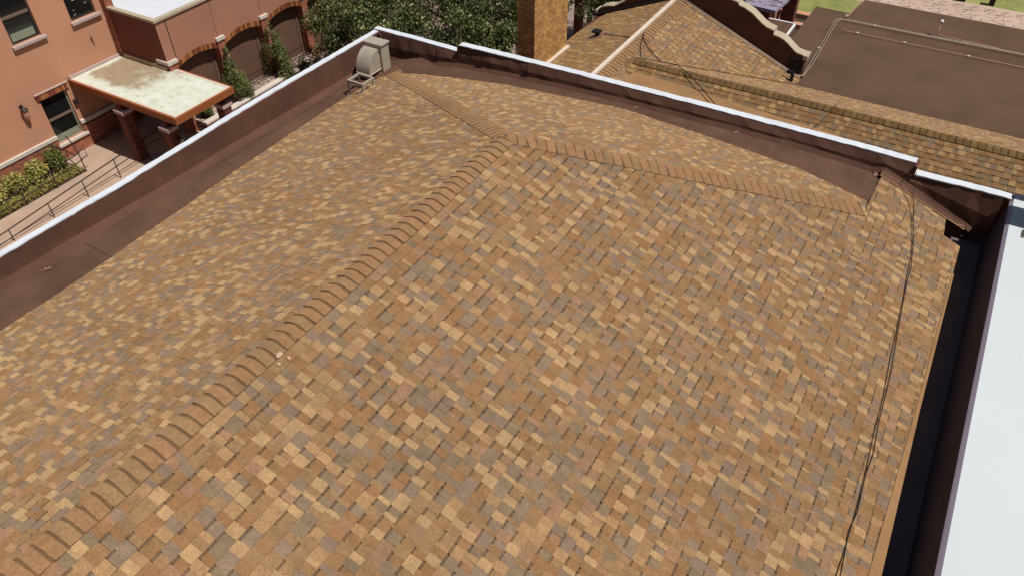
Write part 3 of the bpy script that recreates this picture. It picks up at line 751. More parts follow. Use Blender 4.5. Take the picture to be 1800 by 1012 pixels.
# conduits
ez = lambda x: ze(x, 0)+.06
def conduit(label, pts, r=.022, mat='pipe', clamps=()):
    t_ = thing('conduit', label, 'conduit', pts[0])
    mb = MB(); mb.tube(pts, r, 7); mb.build('pipe', M[mat], t_, True)
    for (x, y, z) in clamps:
        mb = MB(); mb.box(x-.035, x+.035, y-.03, y+.03, z-.06, z+.01); mb.build('support_block', M['trim_light'], t_)
    return t_
for k, (dy, dx) in enumerate(((0, 0), (.07, .07))):
    conduit('pale conduit bending across the flat roof, ' + ('nearer the camera of the pair' if k == 0 else 'farther from the camera of the pair'),
        [(NW+.1, 7.55-dy*1.2, ez(NW+.1)), (6.4, 7.55-dy*1.2, ez(6.4)), (8.25, 7.55-dy, ez(8.25)), (8.42+dx*.3, 7.62, ZF+.07), (8.40+dx, 8.4, ZF+.07), (8.30+dx, 11.7-dy*.5, ZF+.07), (8.37+dx, 11.93-dy, ZF+.07), (8.5+dx, 12.0-dy, ZF+.07), (18, 12.08-dy, ZF+.07)],
        .012, 'pipe', ((9.45, 12.0-dy, ZF+.06), (12.0, 12.04-dy, ZF+.06), (8.36+dx, 9.6, ZF+.06)) if k == 0 else ())
conduit('thin dusty pink conduit in the middle of the brown flat roof', [(8.70, 10.99, ZF+.16), (8.72, 11.1, ZF+.14), (8.82, 11.19, ZF+.05), (9.1, 11.2, ZF+.05), (18, 11.16, ZF+.05)], .011, 'pipe_pink', ((9.1, 11.2, ZF+.06), (10.45, 11.2, ZF+.06), (12.2, 11.17, ZF+.06)))
conduit('pale conduit running up to the far edge of the flat roof', [(8.5, 12.06, ZF+.1), (8.58, 12.2, ZF+.1), (8.72, 14.05, ZF+.1)], .016, 'pipe_pink', ((8.53, 12.25, ZF+.1),))
up_ = conduit('upright pale pipe with a white cap near the far edge of the flat roof', [(12.9, 12.14, ZF+.05), (11.35, 12.22, ZF+.05), (11.2, 12.24, ZF+.09), (11.19, 12.3, ZF+.42)], .014, 'pipe_pink')
mb = MB(); mb.lathe([(.05, ZF+.42), (.055, ZF+.46), (.03, ZF+.49)], 11.19, 12.3); mb.build('vent_cap', M['white'], up_)
# service cables over neighbour roof
pts = [(4.70, 4.9, NZ+.03), (4.78, 4.66, -1.02), (5.05, 4.45, ze(5.05, 0)+.02), (5.6, 4.2, ze(5.6, 0)+.02), (6.14, 3.6, -.97), (6.5, 3.36, -.99), (7.04, 3.0, -1.12), (8.12, 2.1, -1.33), (9.0, .14, -1.4)]
cable('cable', 'dark cable sagging from the cross ridge down to the rear parapet', pts, .011, M['black'], .02, zf=None)
cable('cable', 'short dark cable lying beside the white ridge strip', [(4.70, 4.9, NZ+.02), (4.85, 4.35, -1.05), (5.05, 3.95, ze(5.05, 0)+.02)], .008, M['black'], .02)
cable('cable', 'thin dark cable crossing the left slope to the small vent', [(4.5, 4.62, -1.03), (4.2, 4.85, zw(4.2, 0)+.02), (3.7, 5.2, zw(3.7, 0)+.02), (3.3, 5.5, zw(3.3, 0)+.02)], .010, M['black'], .01)
cable('cable', 'thin cable lying across the dark shingles below the cross ridge', [(9.9, 3.62, -1.02), (9.92, 3.45, -.98), (9.75, 3.0, zs_(0, 3)+.03), (9.6, 2.7, zs_(0, 2.7)+.03)], .007, M['black'], .02)

# ================================================================== GROUND AND FAR THINGS
G = -8.0
def slab(name, x0, x1, y0, y1, z, mat):
    mb = MB(); mb.poly([(x0, y0, z), (x1, y0, z), (x1, y1, z), (x0, y1, z)]); return tag(mb.build(name, M[mat]), kind='structure')
slab('ground', -300, 300, -300, 400, G, 'paving')
slab('lawn', 3.2, 60, 25.35, 120, G+.004, 'grass')
slab('planting_bed', -15.35, -13.93, -12, -1.05, G+.012, 'soil')
slab('walkway', -15.34, -8.0, -1.05, 4.4, G+.006, 'concrete')
slab('walkway', -13.93, -8.0, -20, -1.05, G+.006, 'concrete')
slab('planting_bed', -15.35, -13.93, -30, -12, G+.012, 'soil')
# patterned terrace with leaf-like dark marks
mb = MB(); mb.poly([(6.6, 28.6, G+.010), (40, 28.6, G+.010), (40, 31.0, G+.010), (6.6, 31.0, G+.010)])
M['terrace'] = surf('pink_terrace', lin(214, 184, 162, .72), .85, .1, .8, 20, .08)
tag(mb.build('terrace', M['terrace']), kind='structure')
def squiggles(mb, x0, y0, w_, h_, z, seed, n=42):
    rd = random.Random(seed)
    for k in range(n):
        cx = x0+w_*rd.uniform(.06, .94); cy_ = y0+h_*rd.uniform(.08, .92); a = rd.uniform(-.5, .9); L = rd.uniform(.05, .14); t_ = rd.uniform(.010, .030)
        for j in range(rd.choice((2, 3, 3))):
            b = a+rd.uniform(-1.2, 1.2); ex, ey = cx+L*math.cos(b), cy_+L*.8*math.sin(b)
            nx, ny = -math.sin(b)*t_, math.cos(b)*t_
            mb.poly([(cx-nx, cy_-ny, z+j*.0005), (ex-nx*.3, ey-ny*.3, z+j*.0005), (ex+nx*.3, ey+ny*.3, z+j*.0005), (cx+nx, cy_+ny, z+j*.0005)])
            cx, cy_, a = ex, ey, b
mb = MB()
M['squiggle_marks'] = surf('dark_marks', lin(104, 78, 72, .8), .8, .2, 5, 20, .1)
for k in range(9): squiggles(mb, 6.7+k*1.42, 28.8, 1.3, 2.0, G+.014, 77, 36)
tag(mb.build('terrace_marks', M['squiggle_marks']), kind='structure')
for (x, y, lb) in ((11.4, 31.1, 'dark square bollard on the lawn edge, the left one'), (12.7, 31.25, 'dark square bollard on the lawn edge, the right one')):
    b = thing('bollard', lb, 'bollard', (x, y, G), 'bollards at the lawn edge')
    mb = MB(); mb.box(x-.13, x+.13, y-.13, y+.13, G, G+.62); mb.build('post', M['black'], b)
    mb = MB(); mb.box(x-.16, x+.16, y-.16, y+.16, G+.62, G+.68); mb.build('cap', M['iron'], b)
# terracotta planter kerbs
for (y0, y1, lb) in ((24.95, 25.34, 'far terracotta planter kerb beside the lawn'), (23.66, 24.0, 'near terracotta planter kerb below the lawn')):
    mb = MB(); mb.box(3.2, 8.4, y0, y1, G, G+.25); tag(mb.build('planter_kerb', M['stucco'], None, False, .01), lb, 'kerb', 'terracotta planter kerbs')
slab('planting_bed', 3.2, 8.4, 24.0, 24.95, G+.016, 'soil'); slab('planting_bed', 3.2, 8.4, 21.5, 23.66, G+.016, 'soil')
# pavilion with mottled grey top
pv = thing('shade_pavilion', 'shade pavilion with a mottled grey roof slab on terracotta posts', 'pavilion', (4.6, 17, G))
mb = MB()
M['mauve'] = surf('mauve_slab', lin(176, 166, 186, .62), .8, .12, 2, 30, .1)
base = [(2.2, 16.2), (4.3, 16.0), (4.70, 15.52), (5.68, 15.45), (5.80, 16.7), (5.80, 19.5), (2.2, 19.5)]
mb.poly([(x, y, -4.0) for x, y in base]); mb.poly([(x, y, -4.12) for x, y in base][::-1])
for a, b in zip(base, base[1:]+base[:1]): mb.poly([(*a, -4.12), (*b, -4.12), (*b, -4.0), (*a, -4.0)])
mb.build('roof_slab', M['mauve'], pv)
mb = MB(); squiggles(mb, 4.3, 15.7, 1.35, 1.2, -3.99, 5, 40); squiggles(mb, 3.2, 16.2, 1.3, 1.2, -3.99, 6, 30); mb.build('slab_marks', M['squiggle_marks'], pv)  # dark squiggles strewn over the slab top
mb = MB(); mb.box(3.2, 4.5, 16.9, 17.0, -4.0, -3.93); mb.box(4.45, 4.55, 16.3, 17.0, -4.0, -3.93); mb.build('slab_bar', M['black'], pv)
for (x, y) in ((5.55, 15.75), (3.0, 16.4), (5.55, 19.2)):
    mb = MB(); mb.box(x-.1, x+.12, y-.1, y+.1, G, -4.12); mb.build('post', M['stucco'], pv)
mb = MB(); mb.box(3.1, 5.4, 17.6, 17.75, G, -4.12); mb.build('back_wall', M['wall_red'], pv)
for i, (x, y, s_) in enumerate(((4.35, 18.2, .25), (4.7, 18.0, .2))):
    pass
seat = thing('red_chair', 'red plastic chair in the shade under the grey pavilion slab', 'chair', (4.5, 16.4, G))
mb = MB(); mb.box(4.3, 4.75, 16.2, 16.6, G+.4, G+.46); mb.build('seat', M['red'], seat)
mb = MB(); mb.box(4.3, 4.75, 16.58, 16.64, G+.46, G+.95); mb.build('backrest', M['red'], seat)
for x in (4.33, 4.72):
    for y in (16.23, 16.57):
        mb = MB(); mb.box(x-.02, x+.02, y-.02, y+.02, G, G+.4); mb.build('leg', M['red'], seat)
# dark brick pillar with lit edge
pil = thing('brick_pillar', 'tall dark brick pillar with an orange lit edge behind the curved parapet', 'pillar', (6.05, 17.2, G))
mb = MB(); mb.box(5.55, 6.05, 17.15, 17.55, G, -3.0); mb.build('shaft', M['brick_dark'], pil)
mb = MB(); mb.box(5.5, 6.1, 17.1, 17.6, -3.0, -2.9); mb.build('cap', M['limestone'], pil)
# small lower roof with white edges
lr = thing('lean_to', 'small brown flat roof with white edge trim behind the curved parapet', 'lean-to', (6.7, 11.5, G))
mb = MB(); mb.box(6.25, 6.98, 9.6, 12.15, G, -3.06); mb.build('wall', M['wall_red'], lr)
mb = MB(); mb.box(6.2, 7.03, 9.6, 12.2, -3.055, -3.0); mb.build('flat_roof', M['membrane'], lr)
mb = MB(); mb.box(6.2, 7.03, 12.2, 12.26, -3.06, -2.97); mb.box(7.03, 7.09, 9.6, 12.2, -3.06, -2.97); mb.build('edge_trim', M['white'], lr)
# brick gate pillar beyond the trees
gp = thing('brick_pillar', 'dark red brick gate pillar standing in the trees right of the chimney', 'pillar', (-2.3, 15.4, G))
mb = MB(); mb.box(-2.15, -1.85, 14.6, 14.9, G, -3.6); mb.build('shaft', M['brick_dark'], gp)
mb = MB(); mb.box(-2.2, -1.8, 14.55, 14.95, -3.6, -3.5); mb.build('cap', M['limestone'], gp)

# ================================================================== LEFT BUILDINGS
XW = -15.35
lb = thing('stucco_building', 'terracotta stucco building with a brick base and dark windows at the upper left', 'building', (XW-3, -3, G))
def wall_with_holes(mb, x, y0, y1, z0, z1, holes):
    ys_ = sorted(set([y0, y1]+[h[0] for h in holes]+[h[1] for h in holes])); zs2 = sorted(set([z0, z1]+[h[2] for h in holes]+[h[3] for h in holes]))
    for a, b in zip(ys_, ys_[1:]):
        for c, d in zip(zs2, zs2[1:]):
            m_y, m_z = (a+b)/2, (c+d)/2
            if any(h[0] < m_y < h[1] and h[2] < m_z < h[3] for h in holes): continue
            mb.poly([(x, a, c), (x, b, c), (x, b, d), (x, a, d)])
WINS = [(-.90, .145, -3.60, -1.6), (1.345, 2.35, -3.60, -1.6), (-.90, .145, -7.40, -5.62), (-3.3, -2.25, -3.60, -1.6), (-5.7, -4.65, -3.60, -1.6)]
mb = MB(); wall_with_holes(mb, XW, -30, 2.62, -7.03, 1.5, WINS)
for h in WINS:
    y0, y1, z0, z1 = h; d = XW-.16
    for q in ([(XW, y0, z0), (XW, y0, z1), (d, y0, z1), (d, y0, z0)], [(XW, y1, z0), (XW, y1, z1), (d, y1, z1), (d, y1, z0)], [(XW, y0, z1), (XW, y1, z1), (d, y1, z1), (d, y0, z1)], [(XW, y0, z0), (XW, y1, z0), (d, y1, z0), (d, y0, z0)]): mb.poly(q)
mb.poly([(XW-8, -30, 1.5), (XW-8, 2.62, 1.5), (XW, 2.62, 1.5), (XW, -30, 1.5)])
mb.poly([(XW-8, 2.62, G), (XW-8, 2.62, 1.5), (XW, 2.62, 1.5), (XW, 2.62, G)])
mb.build('wall', M['stucco'], lb)
mb = MB(); wall_with_holes(mb, XW+.05, -30, 2.62, G, -7.16, [(-.92, .165, -7.44, -7.10)])
mb.build('brick_base', M['brick'], lb)
mb = MB(); mb.box(XW-.02, XW+.085, -30, -.90, -7.16, -7.02); mb.box(XW-.02, XW+.085, .15, 2.6, -7.05, -6.91)
mb.box(XW, XW+.05, .165, 2.6, -7.16, -7.05)
mb.build('string_course', M['limestone'], lb, bevel=.01)
def window(y0, y1, z0, z1, frame, sillmat, rail, lab=None):
    x = XW-.13
    o = MB(); f = .05
    for q in ((y0, y0+f, z0, z1), (y1-f, y1, z0, z1), (y0+f, y1-f, z1-f, z1), (y0+f, y1-f, z0, z0+f)): o.box(x-.03, x+.03, *q)
    wn = o.build('window', M[frame], lb)
    if lab: wn['label'] = lab
    o = MB(); o.box(x-.02, x+.035, y0+f, y1-f, rail-.045, rail+.045); o.build('transom', M['taupe_frame'], wn)
    o = MB(); o.box(x-.012, x-.004, y0+f, y1-f, z0+f, z1-f); o.build('pane', M['glass'], wn)
    o = MB(); o.box(XW-.13, XW+.12, y0-.08, y1+.12, z0-.10, z0-.002); o.build('sill', M[sillmat], wn, bevel=.008)
    return wn
def room(y0, y1, z0, z1, seed, bright):
    """dim curtain and clutter behind glass"""
    pass
window(-.90, .145, -3.60, -1.6, 'dark_frame', 'sill', -2.72, 'window with a pale blind lowered to its lower part')
w2 = window(1.345, 2.35, -3.60, -1.6, 'dark_frame', 'sill', -2.4, 'window with white papers standing inside it')
window(-.90, .145, -7.40, -5.62, 'green_frame', 'limestone', -6.50, 'ground floor window under a brick lintel')
window(-3.3, -2.25, -3.60, -1.6, 'dark_frame', 'sill', -2.72); window(-5.7, -4.65, -3.60, -1.6, 'dark_frame', 'sill', -2.72)
mb = MB(); mb.box(XW-.128, XW-.118, -.80, .04, -3.52, -3.26); mb.build('window_blind', M['green_frame'], lb)
mb = MB(); mb.box(XW-.128, XW-.12, 1.70, 1.90, -2.98, -2.78); mb.build('paper_sheet', M['white'], lb)
rd = random.Random(4)
for k in range(5):
    y = 1.45+rd.random()*.7; z = -3.5+rd.random()*.35; s_ = rd.uniform(.02, .05); mb = MB(); mb.box(XW-.128, XW-.121, y, y+s_*1.8, z, z+s_); mb.build('window_clutter', M['green_frame'], lb)
mb = MB(); mb.box(XW-.128, XW-.118, -.83, .08, -7.33, -7.12); mb.build('window_blind', M['green_frame'], lb)
# brick soldier lintel
mb = MB(); rd = random.Random(3)
for k in range(17):
    y = -1.0+k*.0745; c = random.choice((lin(196, 120, 74, .66), lin(176, 92, 60, .64), lin(206, 150, 104, .66), lin(150, 78, 54, .62)))
    mb.box(XW-.03, XW+.05, y, y+.068, -5.62, -5.40, jit(c, .1))
mb.box(XW-.02, XW+.04, -1.0, .27, -5.62, -5.41, lin(140, 112, 96, .6))
mb.build('lintel', M['attr'], lb)
mb = MB(); mb.box(XW-.02, XW+.075, -1.02, .29, -5.40, -5.365); mb.build('lintel_cap', M['sill'], lb)
# corner brick pilaster (upper)
mb = MB(); mb.box(XW-.3, XW+.26, 2.62, 2.93, -5.30, 1.5); mb.build('corner_pilaster', M['brick'], lb)
def wall_lamp(x, y, z, label, s_=1.):
    t_ = thing('wall_lantern', label, 'wall lamp', (x, y, z), 'wall lanterns')
    mb = MB(); mb.box(x, x+.03, y-.05*s_, y+.05*s_, z-.02, z+.14*s_); mb.tube([(x+.02, y, z+.1*s_), (x+.10, y, z+.2*s_), (x+.14, y, z+.12*s_)], .014, 6); mb.build('bracket', M['iron'], t_)
    mb = MB(); mb.lathe([(.01, z+.16*s_), (.03*s_, z+.12*s_), (.10*s_, z+.04*s_), (.105*s_, z+.02*s_)][::-1], x+.14, y, 10); mb.build('hood', M['iron'], t_)
    mb = MB(); mb.lathe([(.03*s_, z-.27*s_), (.07*s_, z-.22*s_), (.085*s_, z-.14*s_), (.075*s_, z+.02*s_)], x+.14, y, 10); mb.build('glass_bowl', M['pipe_pink'], t_)
    return t_
wall_lamp(XW, -1.58, -5.65, 'dark wall lantern on the stucco left of the ground floor window', 1.25)
mb = MB(); mb.tube([(XW+.03, 1.78, -4.28), (XW+.05, 1.80, -4.62)], .012, 5); mb.box(XW, XW+.05, 1.755, 1.79, -4.42, -4.36)
tag(mb.build('wall_hook', M['iron']), 'thin black hook on the stucco wall below the right upper window', 'hook')
mb = MB(); mb.box(XW, XW+.13, .20, .34, -6.26, -6.10); tag(mb.build('wall_light', M['iron'], None, False, .01), 'small black box light on the stucco wall under the canopy edge', 'wall light')

# ---- arcade wing
XA = -12.61; RZ = -3.55
aw = thing('arcade_wing', 'low stucco wing with brick arches, brick piers and a white flat roof', 'building', (XA, 8, G))
piers = [2.83, 5.14, 7.46, 9.79, 12.12, 14.45]; PW = .165
Y_END = 14.6
def arch_z(y, a, b, spring=-5.40, rise=.19):
    m_ = (a+b)/2; h = (b-a)/2; t = (y-m_)/h; return spring + rise*(1-t*t)
mb = MB()
for a, b in zip(piers, piers[1:]):
    a2, b2 = a+PW+.04, b-PW; n = 16
    tp_ = [(XA, a2+(b2-a2)*k/n, RZ) for k in range(n+1)]; bt = [(XA, y, arch_z(y, a2, b2)+.20) for (_, y, _) in tp_]
    mb.strip(bt, tp_)
    mb.poly([(XA, b-PW, -5.2), (XA, b+PW+.04, -5.2), (XA, b+PW+.04, RZ), (XA, b-PW, RZ)])
mb.poly([(XA, 2.66, -5.34), (XA, piers[0]+PW+.04, -5.34), (XA, piers[0]+PW+.04, RZ), (XA, 2.66, RZ)])
mb.build('front_wall', M['stucco2'], aw)
M['maroon'] = surf('dark_end_wall_stucco', lin(140, 84, 70, .62), .9, .07, .6, 90, .08, .002, .2)  # end wall stucco, set darker than the arcade front wall
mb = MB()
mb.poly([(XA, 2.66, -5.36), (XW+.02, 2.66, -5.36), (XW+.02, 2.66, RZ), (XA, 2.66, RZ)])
mb.build('side_wall', M['maroon'], aw)['label'] = 'darker red-brown end wall above the canopy'
mb = MB()
mb.poly([(XA, Y_END, G), (XW-3, Y_END, G), (XW-3, Y_END, RZ), (XA, Y_END, RZ)])
mb.build('side_wall', M['stucco2'], aw)
mb = MB(); 
for yj in (3.08,): mb.box(XA, XA+.012, yj-.014, yj+.014, -5.05, RZ)
mb.build('control_joint', M['black'], aw)
for yj in (5.10, 7.42, 9.8):
    mb = MB(); mb.box(XA, XA+.004, yj-.007, yj+.007, -5.0, RZ); mb.build('control_joint', M['iron'], aw)
# arch rings of standing bricks
for i, (a, b) in enumerate(zip(piers, piers[1:])):
    a2, b2 = a+PW, b-PW; mb = MB(); n = 30
    for k in range(n):
        y0 = a2+(b2-a2)*k/n; y1 = a2+(b2-a2)*(k+1)/n-.008; z0 = arch_z(y0, a2, b2); z1 = arch_z(y1, a2, b2)
        c = jit(random.choice((lin(190, 118, 66, .66), lin(160, 88, 50, .64), lin(206, 140, 84, .66), lin(134, 74, 44, .62))), .12)
        p_ = [(y0, z0), (y1, z1), (y1, z1+.19), (y0, z0+.19)]
        mb.prism(p_, XA-.28, XA+.02, axis=0, c=c)
    mb.strip([(XA+.012, a2+(b2-a2)*k/n, arch_z(a2+(b2-a2)*k/n, a2, b2)+.01) for k in range(n+1)], [(XA+.012, a2+(b2-a2)*k/n, arch_z(a2+(b2-a2)*k/n, a2, b2)+.185) for k in range(n+1)], lin(120, 96, 84, .5))
    mb.build('brick_arch', M['attr'], aw)
for i, y in enumerate(piers):
    mb = MB(); mb.box(XA-.3, XA+.05, y-PW, y+PW, G, -5.16); mb.build('brick_pier', M['brick'], aw)
    mb = MB(); y0 = y-PW-.04 if i else 2.60
    mb.box(XA-.1 if i else XA-.55, XA+.10, y0, y+PW+.05, -5.14, -5.0); mb.build('pier_cap', M['limestone'], aw, bevel=.008)
mb = MB(); mb.poly([(XA-.30, 2.7, G), (XA-.30, Y_END, G), (XA-.30, Y_END, -4.9), (XA-.30, 2.7, -4.9)]); mb.build('recessed_wall', M['mesh_panel'], aw)
for a, b in zip(piers, piers[1:]):
    mb = MB(); mb.box(XA-.295, XA-.26, b-PW-.17, b-PW-.11, G, -5.45); mb.build('recess_frame', M['taupe_frame'], aw)
mb = MB(); mb.poly([(XA-.12, 2.78, RZ-.02), (XW+.3, 2.78, RZ-.02), (XW+.3, Y_END, RZ-.02), (XA-.12, Y_END, RZ-.02)])
mb.poly([(XW+.3, 2.78, RZ-.02), (XW-4, 2.78, RZ-.02), (XW-4, Y_END, RZ-.02), (XW+.3, Y_END, RZ-.02)]); mb.build('flat_roof', M['canopy_white'] if 'canopy_white' in M else M['coping'], aw)
mb = MB(); mb.box(XA-.14, XA+.06, 2.60, Y_END, RZ, RZ+.10); mb.box(XW+.27, XA-.14, 2.60, 2.79, RZ, RZ+.10); mb.build('roof_edge', M['beige_cop'], aw, bevel=.01)
mb = MB(); mb.box(XW+.3, XA-.1, 2.60, 2.66, -5.36, -5.22); mb.build('base_flashing', M['beige_cop'], aw)
wall_lamp(XA+.05, piers[1]+.02, -5.62, 'dark wall lantern on the first free brick pier of the arcade', 1.1)
# picket fences inside the arches
for (a, b, s_) in ((piers[1], piers[2], 'between the two junipers'), (piers[2], piers[3], 'right of the larger juniper')):
    t_ = thing('picket_fence', 'black iron picket fence in the arch ' + s_, 'fence', (XA+.1, (a+b)/2, -7.5), 'iron fences in the arches')
    mb = MB()
    for z in (-7.35, -7.0): mb.box(XA+.09, XA+.11, a+PW, b-PW, z, z+.025)
    mb.build('rail', M['iron'], t_)
    mb = MB(); y = a+PW+.05
    while y < b-PW: mb.tube([(XA+.1, y, -7.5), (XA+.1, y, -6.90)], .011, 5, r2=.004); y += .105
    mb.build('pickets', M['iron'], t_)
# gravel bed, low wall
mb = MB(); mb.box(XA-.3, -12.0, 3.0, 9.6, G, -7.52); tag(mb.build('gravel_bed', M['gravel']), kind='stuff', cat='gravel', label='gravel bed in front of the brick arcade')
t_ = thing('low_wall', 'low planter wall with a pale stone cap in front of the gravel bed', 'wall', (-11.9, 6, G))
mb = MB(); mb.box(-12.0, -11.8, 2.9, 8.05, G, -7.50); mb.build('wall', M['wall_red'], t_)
mb = MB(); mb.box(-12.04, -11.78, 2.86, 8.09, -7.50, -7.42); mb.build('cap', M['limestone'], t_, bevel=.008)

# ---- entrance canopy
cn = thing('entrance_canopy', 'flat entrance canopy with a stained white top and orange fascia on brick columns', 'canopy', (-12.5, 1.6, G))
CZ = -5.36
mb = MB(); mb.box(XW+.01, -9.78, .42, 2.88, CZ-.02, CZ); mb.build('roof_top', M['canopy_top'], cn)
def quad_edge(z0, z1, t, mat, name):
    mb = MB(); A = [(XW+.01, .38), (-9.70, .18), (-9.70, 2.94), (XW+.6, 2.94)]
    return mb
mb = MB()
mb.box(XW+.01, -9.76, .34, .42, CZ-.24, CZ+.005); mb.box(-9.78, -9.70, .34, 2.96, CZ-.24, CZ+.005); mb.box(XA+.12, -9.78, 2.88, 2.96, CZ-.24, CZ+.005)
mb.build('fascia', M['orange_fascia'], cn, bevel=.006)
mb = MB(); mb.box(XW+.01, -9.80, .42, .50, CZ, CZ+.014); mb.box(-9.86, -9.78, .50, 2.88, CZ, CZ+.014); mb.box(XA+.12, -9.86, 2.80, 2.88, CZ, CZ+.014)
mb.build('edge_metal', M['trim_light'], cn)
mb = MB(); mb.box(XW+.01, XW+.09, .40, 2.60, CZ-.02, CZ+.10); mb.build('wall_flashing', M['sill'], cn)
mb = MB(); mb.box(XW+.02, -9.80, .43, 2.87, CZ-.16, CZ-.03); mb.build('soffit', M['wall_red'], cn)
for (x, y, lab) in ((-12.88, .52, None), (-10.52, .52, None), (-10.10, 2.62, None)):
    mb = MB(); mb.box(x-.20, x+.20, y-.17, y+.17, G, -6.06); c_ = mb.build('column', M['brick_dark'], cn)
    mb = MB(); mb.box(x-.25, x+.25, y-.22, y+.22, -6.06, -5.93); mb.build('column_cap', M['sill'], c_, bevel=.008)
    mb = MB(); mb.box(x-.09, x+.09, y-.09, y+.09, -5.93, -5.5); mb.build('post', M['wall_red'], c_)
for (x, y, lab) in ((-10.28, .60, 'dark lantern on the right face of the front canopy column'), (-9.88, 2.66, 'dark lantern on the right face of the far canopy column')):
    wall_lamp(x, y, -6.45, lab, 1.0)

# ---- railings
def rail_run(label, x, y0, y1, posts, zt, group, loop=False):
    t_ = thing('handrail', label, 'railing', (x, (y0+y1)/2, G), group)
    for dz in (0, -.30):
        mb = MB(); mb.tube([(x, y0, zt(y0)+dz), (x, (y0+y1)/2, zt((y0+y1)/2)+dz), (x, y1, zt(y1)+dz)], .022 if dz == 0 else .017, 7); mb.build('rail', M['iron'], t_, True)
    for y in posts:
        mb = MB(); mb.tube([(x, y, G), (x, y, zt(y))], .019, 7); mb.build('post', M['iron'], t_, True)
    return t_
ztf = lambda y: -7.13+.08*y if y > -7 else -7.69
rail_run('black handrail along the walkway nearest the white coping', -12.48, -12, 1.2, [-.72, -2.07, -3.43, -4.9, -6.3, -7.7, -9.1, -10.5, .6], lambda y: -7.16+.078*max(y, -6.5), 'walkway handrails')
t_ = rail_run('black handrail with an end loop beside the shrubs', -13.9, -12, -1.05, [-1.1, -2.28, -3.46, -4.7, -5.9, -7.1, -8.3], lambda y: -7.12+.078*max(y, -6.5), 'walkway handrails')
mb = MB(); mb.tube([(-13.9, -1.1, -7.18), (-13.9, -.84, -7.15), (-13.9, -.84, -7.45), (-13.9, -1.1, -7.46)], .02, 6)
mb.tube([(-13.9, -1.25, -7.2), (-13.98, -1.5, -6.85), (-14.3, -1.6, -6.78), (-14.8, -1.5, -6.9)], .02, 6)
mb.tube([(-13.9, -1.1, -7.2), (-14.5, -.9, -7.0), (-14.9, -.8, -6.95)], .02, 6)
mb.build('end_loop', M['iron'], t_)

# ================================================================== VEGETATION
def leaf_cloud(mb, centers, n, size, cols, rd, up=.5, elong=1.0):
    tot = sum(c[3]**2*c[4] if len(c) > 4 else c[3]**3 for c in centers)
    for c in centers:
        cx, cy_, cz, r = c[:4]; k = int(n*((c[3]**2*c[4]) if len(c) > 4 else c[3]**3)/tot); rzz = c[4] if len(c) > 4 else r
        tone = rd.uniform(.6, 1.3)
        for i in range(k):
            a = rd.uniform(0, 2*math.pi); u_ = rd.uniform(-1, 1); rr = rd.random()**.42
            s_ = math.sqrt(1-u_*u_); dx, dy, dz = s_*math.cos(a)*rr, s_*math.sin(a)*rr, u_*rr
            p = Vector((cx+dx*r, cy_+dy*r, cz+dz*rzz))
            nrm = Vector((dx+rd.gauss(0, .55), dy+rd.gauss(0, .55), dz+up+rd.gauss(0, .45))).normalized()
            t1 = nrm.cross(Vector((rd.gauss(0, 1), rd.gauss(0, 1), rd.gauss(0, 1)))).normalized(); t2 = nrm.cross(t1)
            L = size*rd.uniform(.7, 1.35); W = L*.5*elong
            col = cols[int(rd.random()*len(cols))]; f = tone*rd.uniform(.8, 1.2); col = (col[0]*f, col[1]*f, col[2]*f)
            mb.poly([p-t1*L*.5, p+t2*W*.5-t1*L*.05, p+t1*L*.5, p-t2*W*.5-t1*L*.05], col)
LG = [(.04, .052, .011), (.05, .064, .014), (.08, .094, .022), (.15, .16, .048), (.026, .035, .008), (.34, .33, .15)]
def tree(x, y, zc_, rx, rzz, label, seed, n=15000, clumps=30, size=.12, group='deciduous trees behind the rear parapet'):
    rd = random.Random(seed)
    t_ = thing('deciduous_tree', label, 'tree', (x, y, G), group)
    mb = MB(); top = zc_+rzz*.4
    mb.tube([(x, y, G), (x+.1, y-.05, G+1.2), (x+.05, y+.1, zc_-rzz*.4), (x-.1, y, top)], .17, 8, r2=.04)
    for k in range(12):
        a = rd.uniform(0, 6.28); z0 = rd.uniform(zc_-rzz*.9, zc_); L = rx*rd.uniform(.6, .95)
        mb.tube([(x, y, z0), (x+L*.5*math.cos(a), y+L*.5*math.sin(a), z0+.5), (x+L*math.cos(a), y+L*math.sin(a), z0+rd.uniform(.5, 1.2))], .055, 5, r2=.012)
    mb.build('trunk', M['bark'], t_, True)
    cl = []
    for k in range(clumps):
        a = rd.uniform(0, 6.28); u_ = rd.uniform(-.75, 1); s_ = math.sqrt(max(0, 1-u_*u_)); q = rd.uniform(.55, .92)
        r = rd.uniform(.28, .62)*rx/2.4
        cl.append((x+rx*s_*q*math.cos(a), y+rx*s_*q*math.sin(a), zc_+rzz*u_*q, r))
    cl.append((x, y, zc_, rx*.5))
    mb = MB(); leaf_cloud(mb, cl, n, size, LG, rd, .3)
    mb.build('crown', M['leaf'], t_)
tree(-9.5, 9.6, -5.6, 2.2, 1.9, 'broad green tree touching the brick arcade, leftmost of the row', 21, 15000, 62)
tree(-6.0, 8.2, -5.3, 2.1, 1.7, 'broad green tree directly behind the rear left roof corner', 22, 15000, 62)
tree(-3.2, 9.0, -4.9, 1.9, 1.6, 'green tree left of the brick chimney, nearest the rear parapet', 23, 13000, 54)
tree(-7.4, 13.2, -5.2, 2.5, 2.1, 'green tree in the second row behind the roof corner tree', 24, 13000, 56)
tree(-3.9, 12.9, -4.9, 2.2, 1.9, 'green tree in the second row near the chimney', 25, 12000, 50)
tree(-10.9, 14.5, -5.0, 2.0, 1.9, 'green tree in the far row close to the arcade wing', 26, 9000, 40)
tree(.1, 14.8, -5.2, 2.0, 1.9, 'green tree between the chimney and the curved parapet', 27, 11000, 44)
tree(1.9, 18.6, -5.4, 1.8, 1.8, 'darker green tree behind the left end of the curved parapet', 28, 8000, 40)
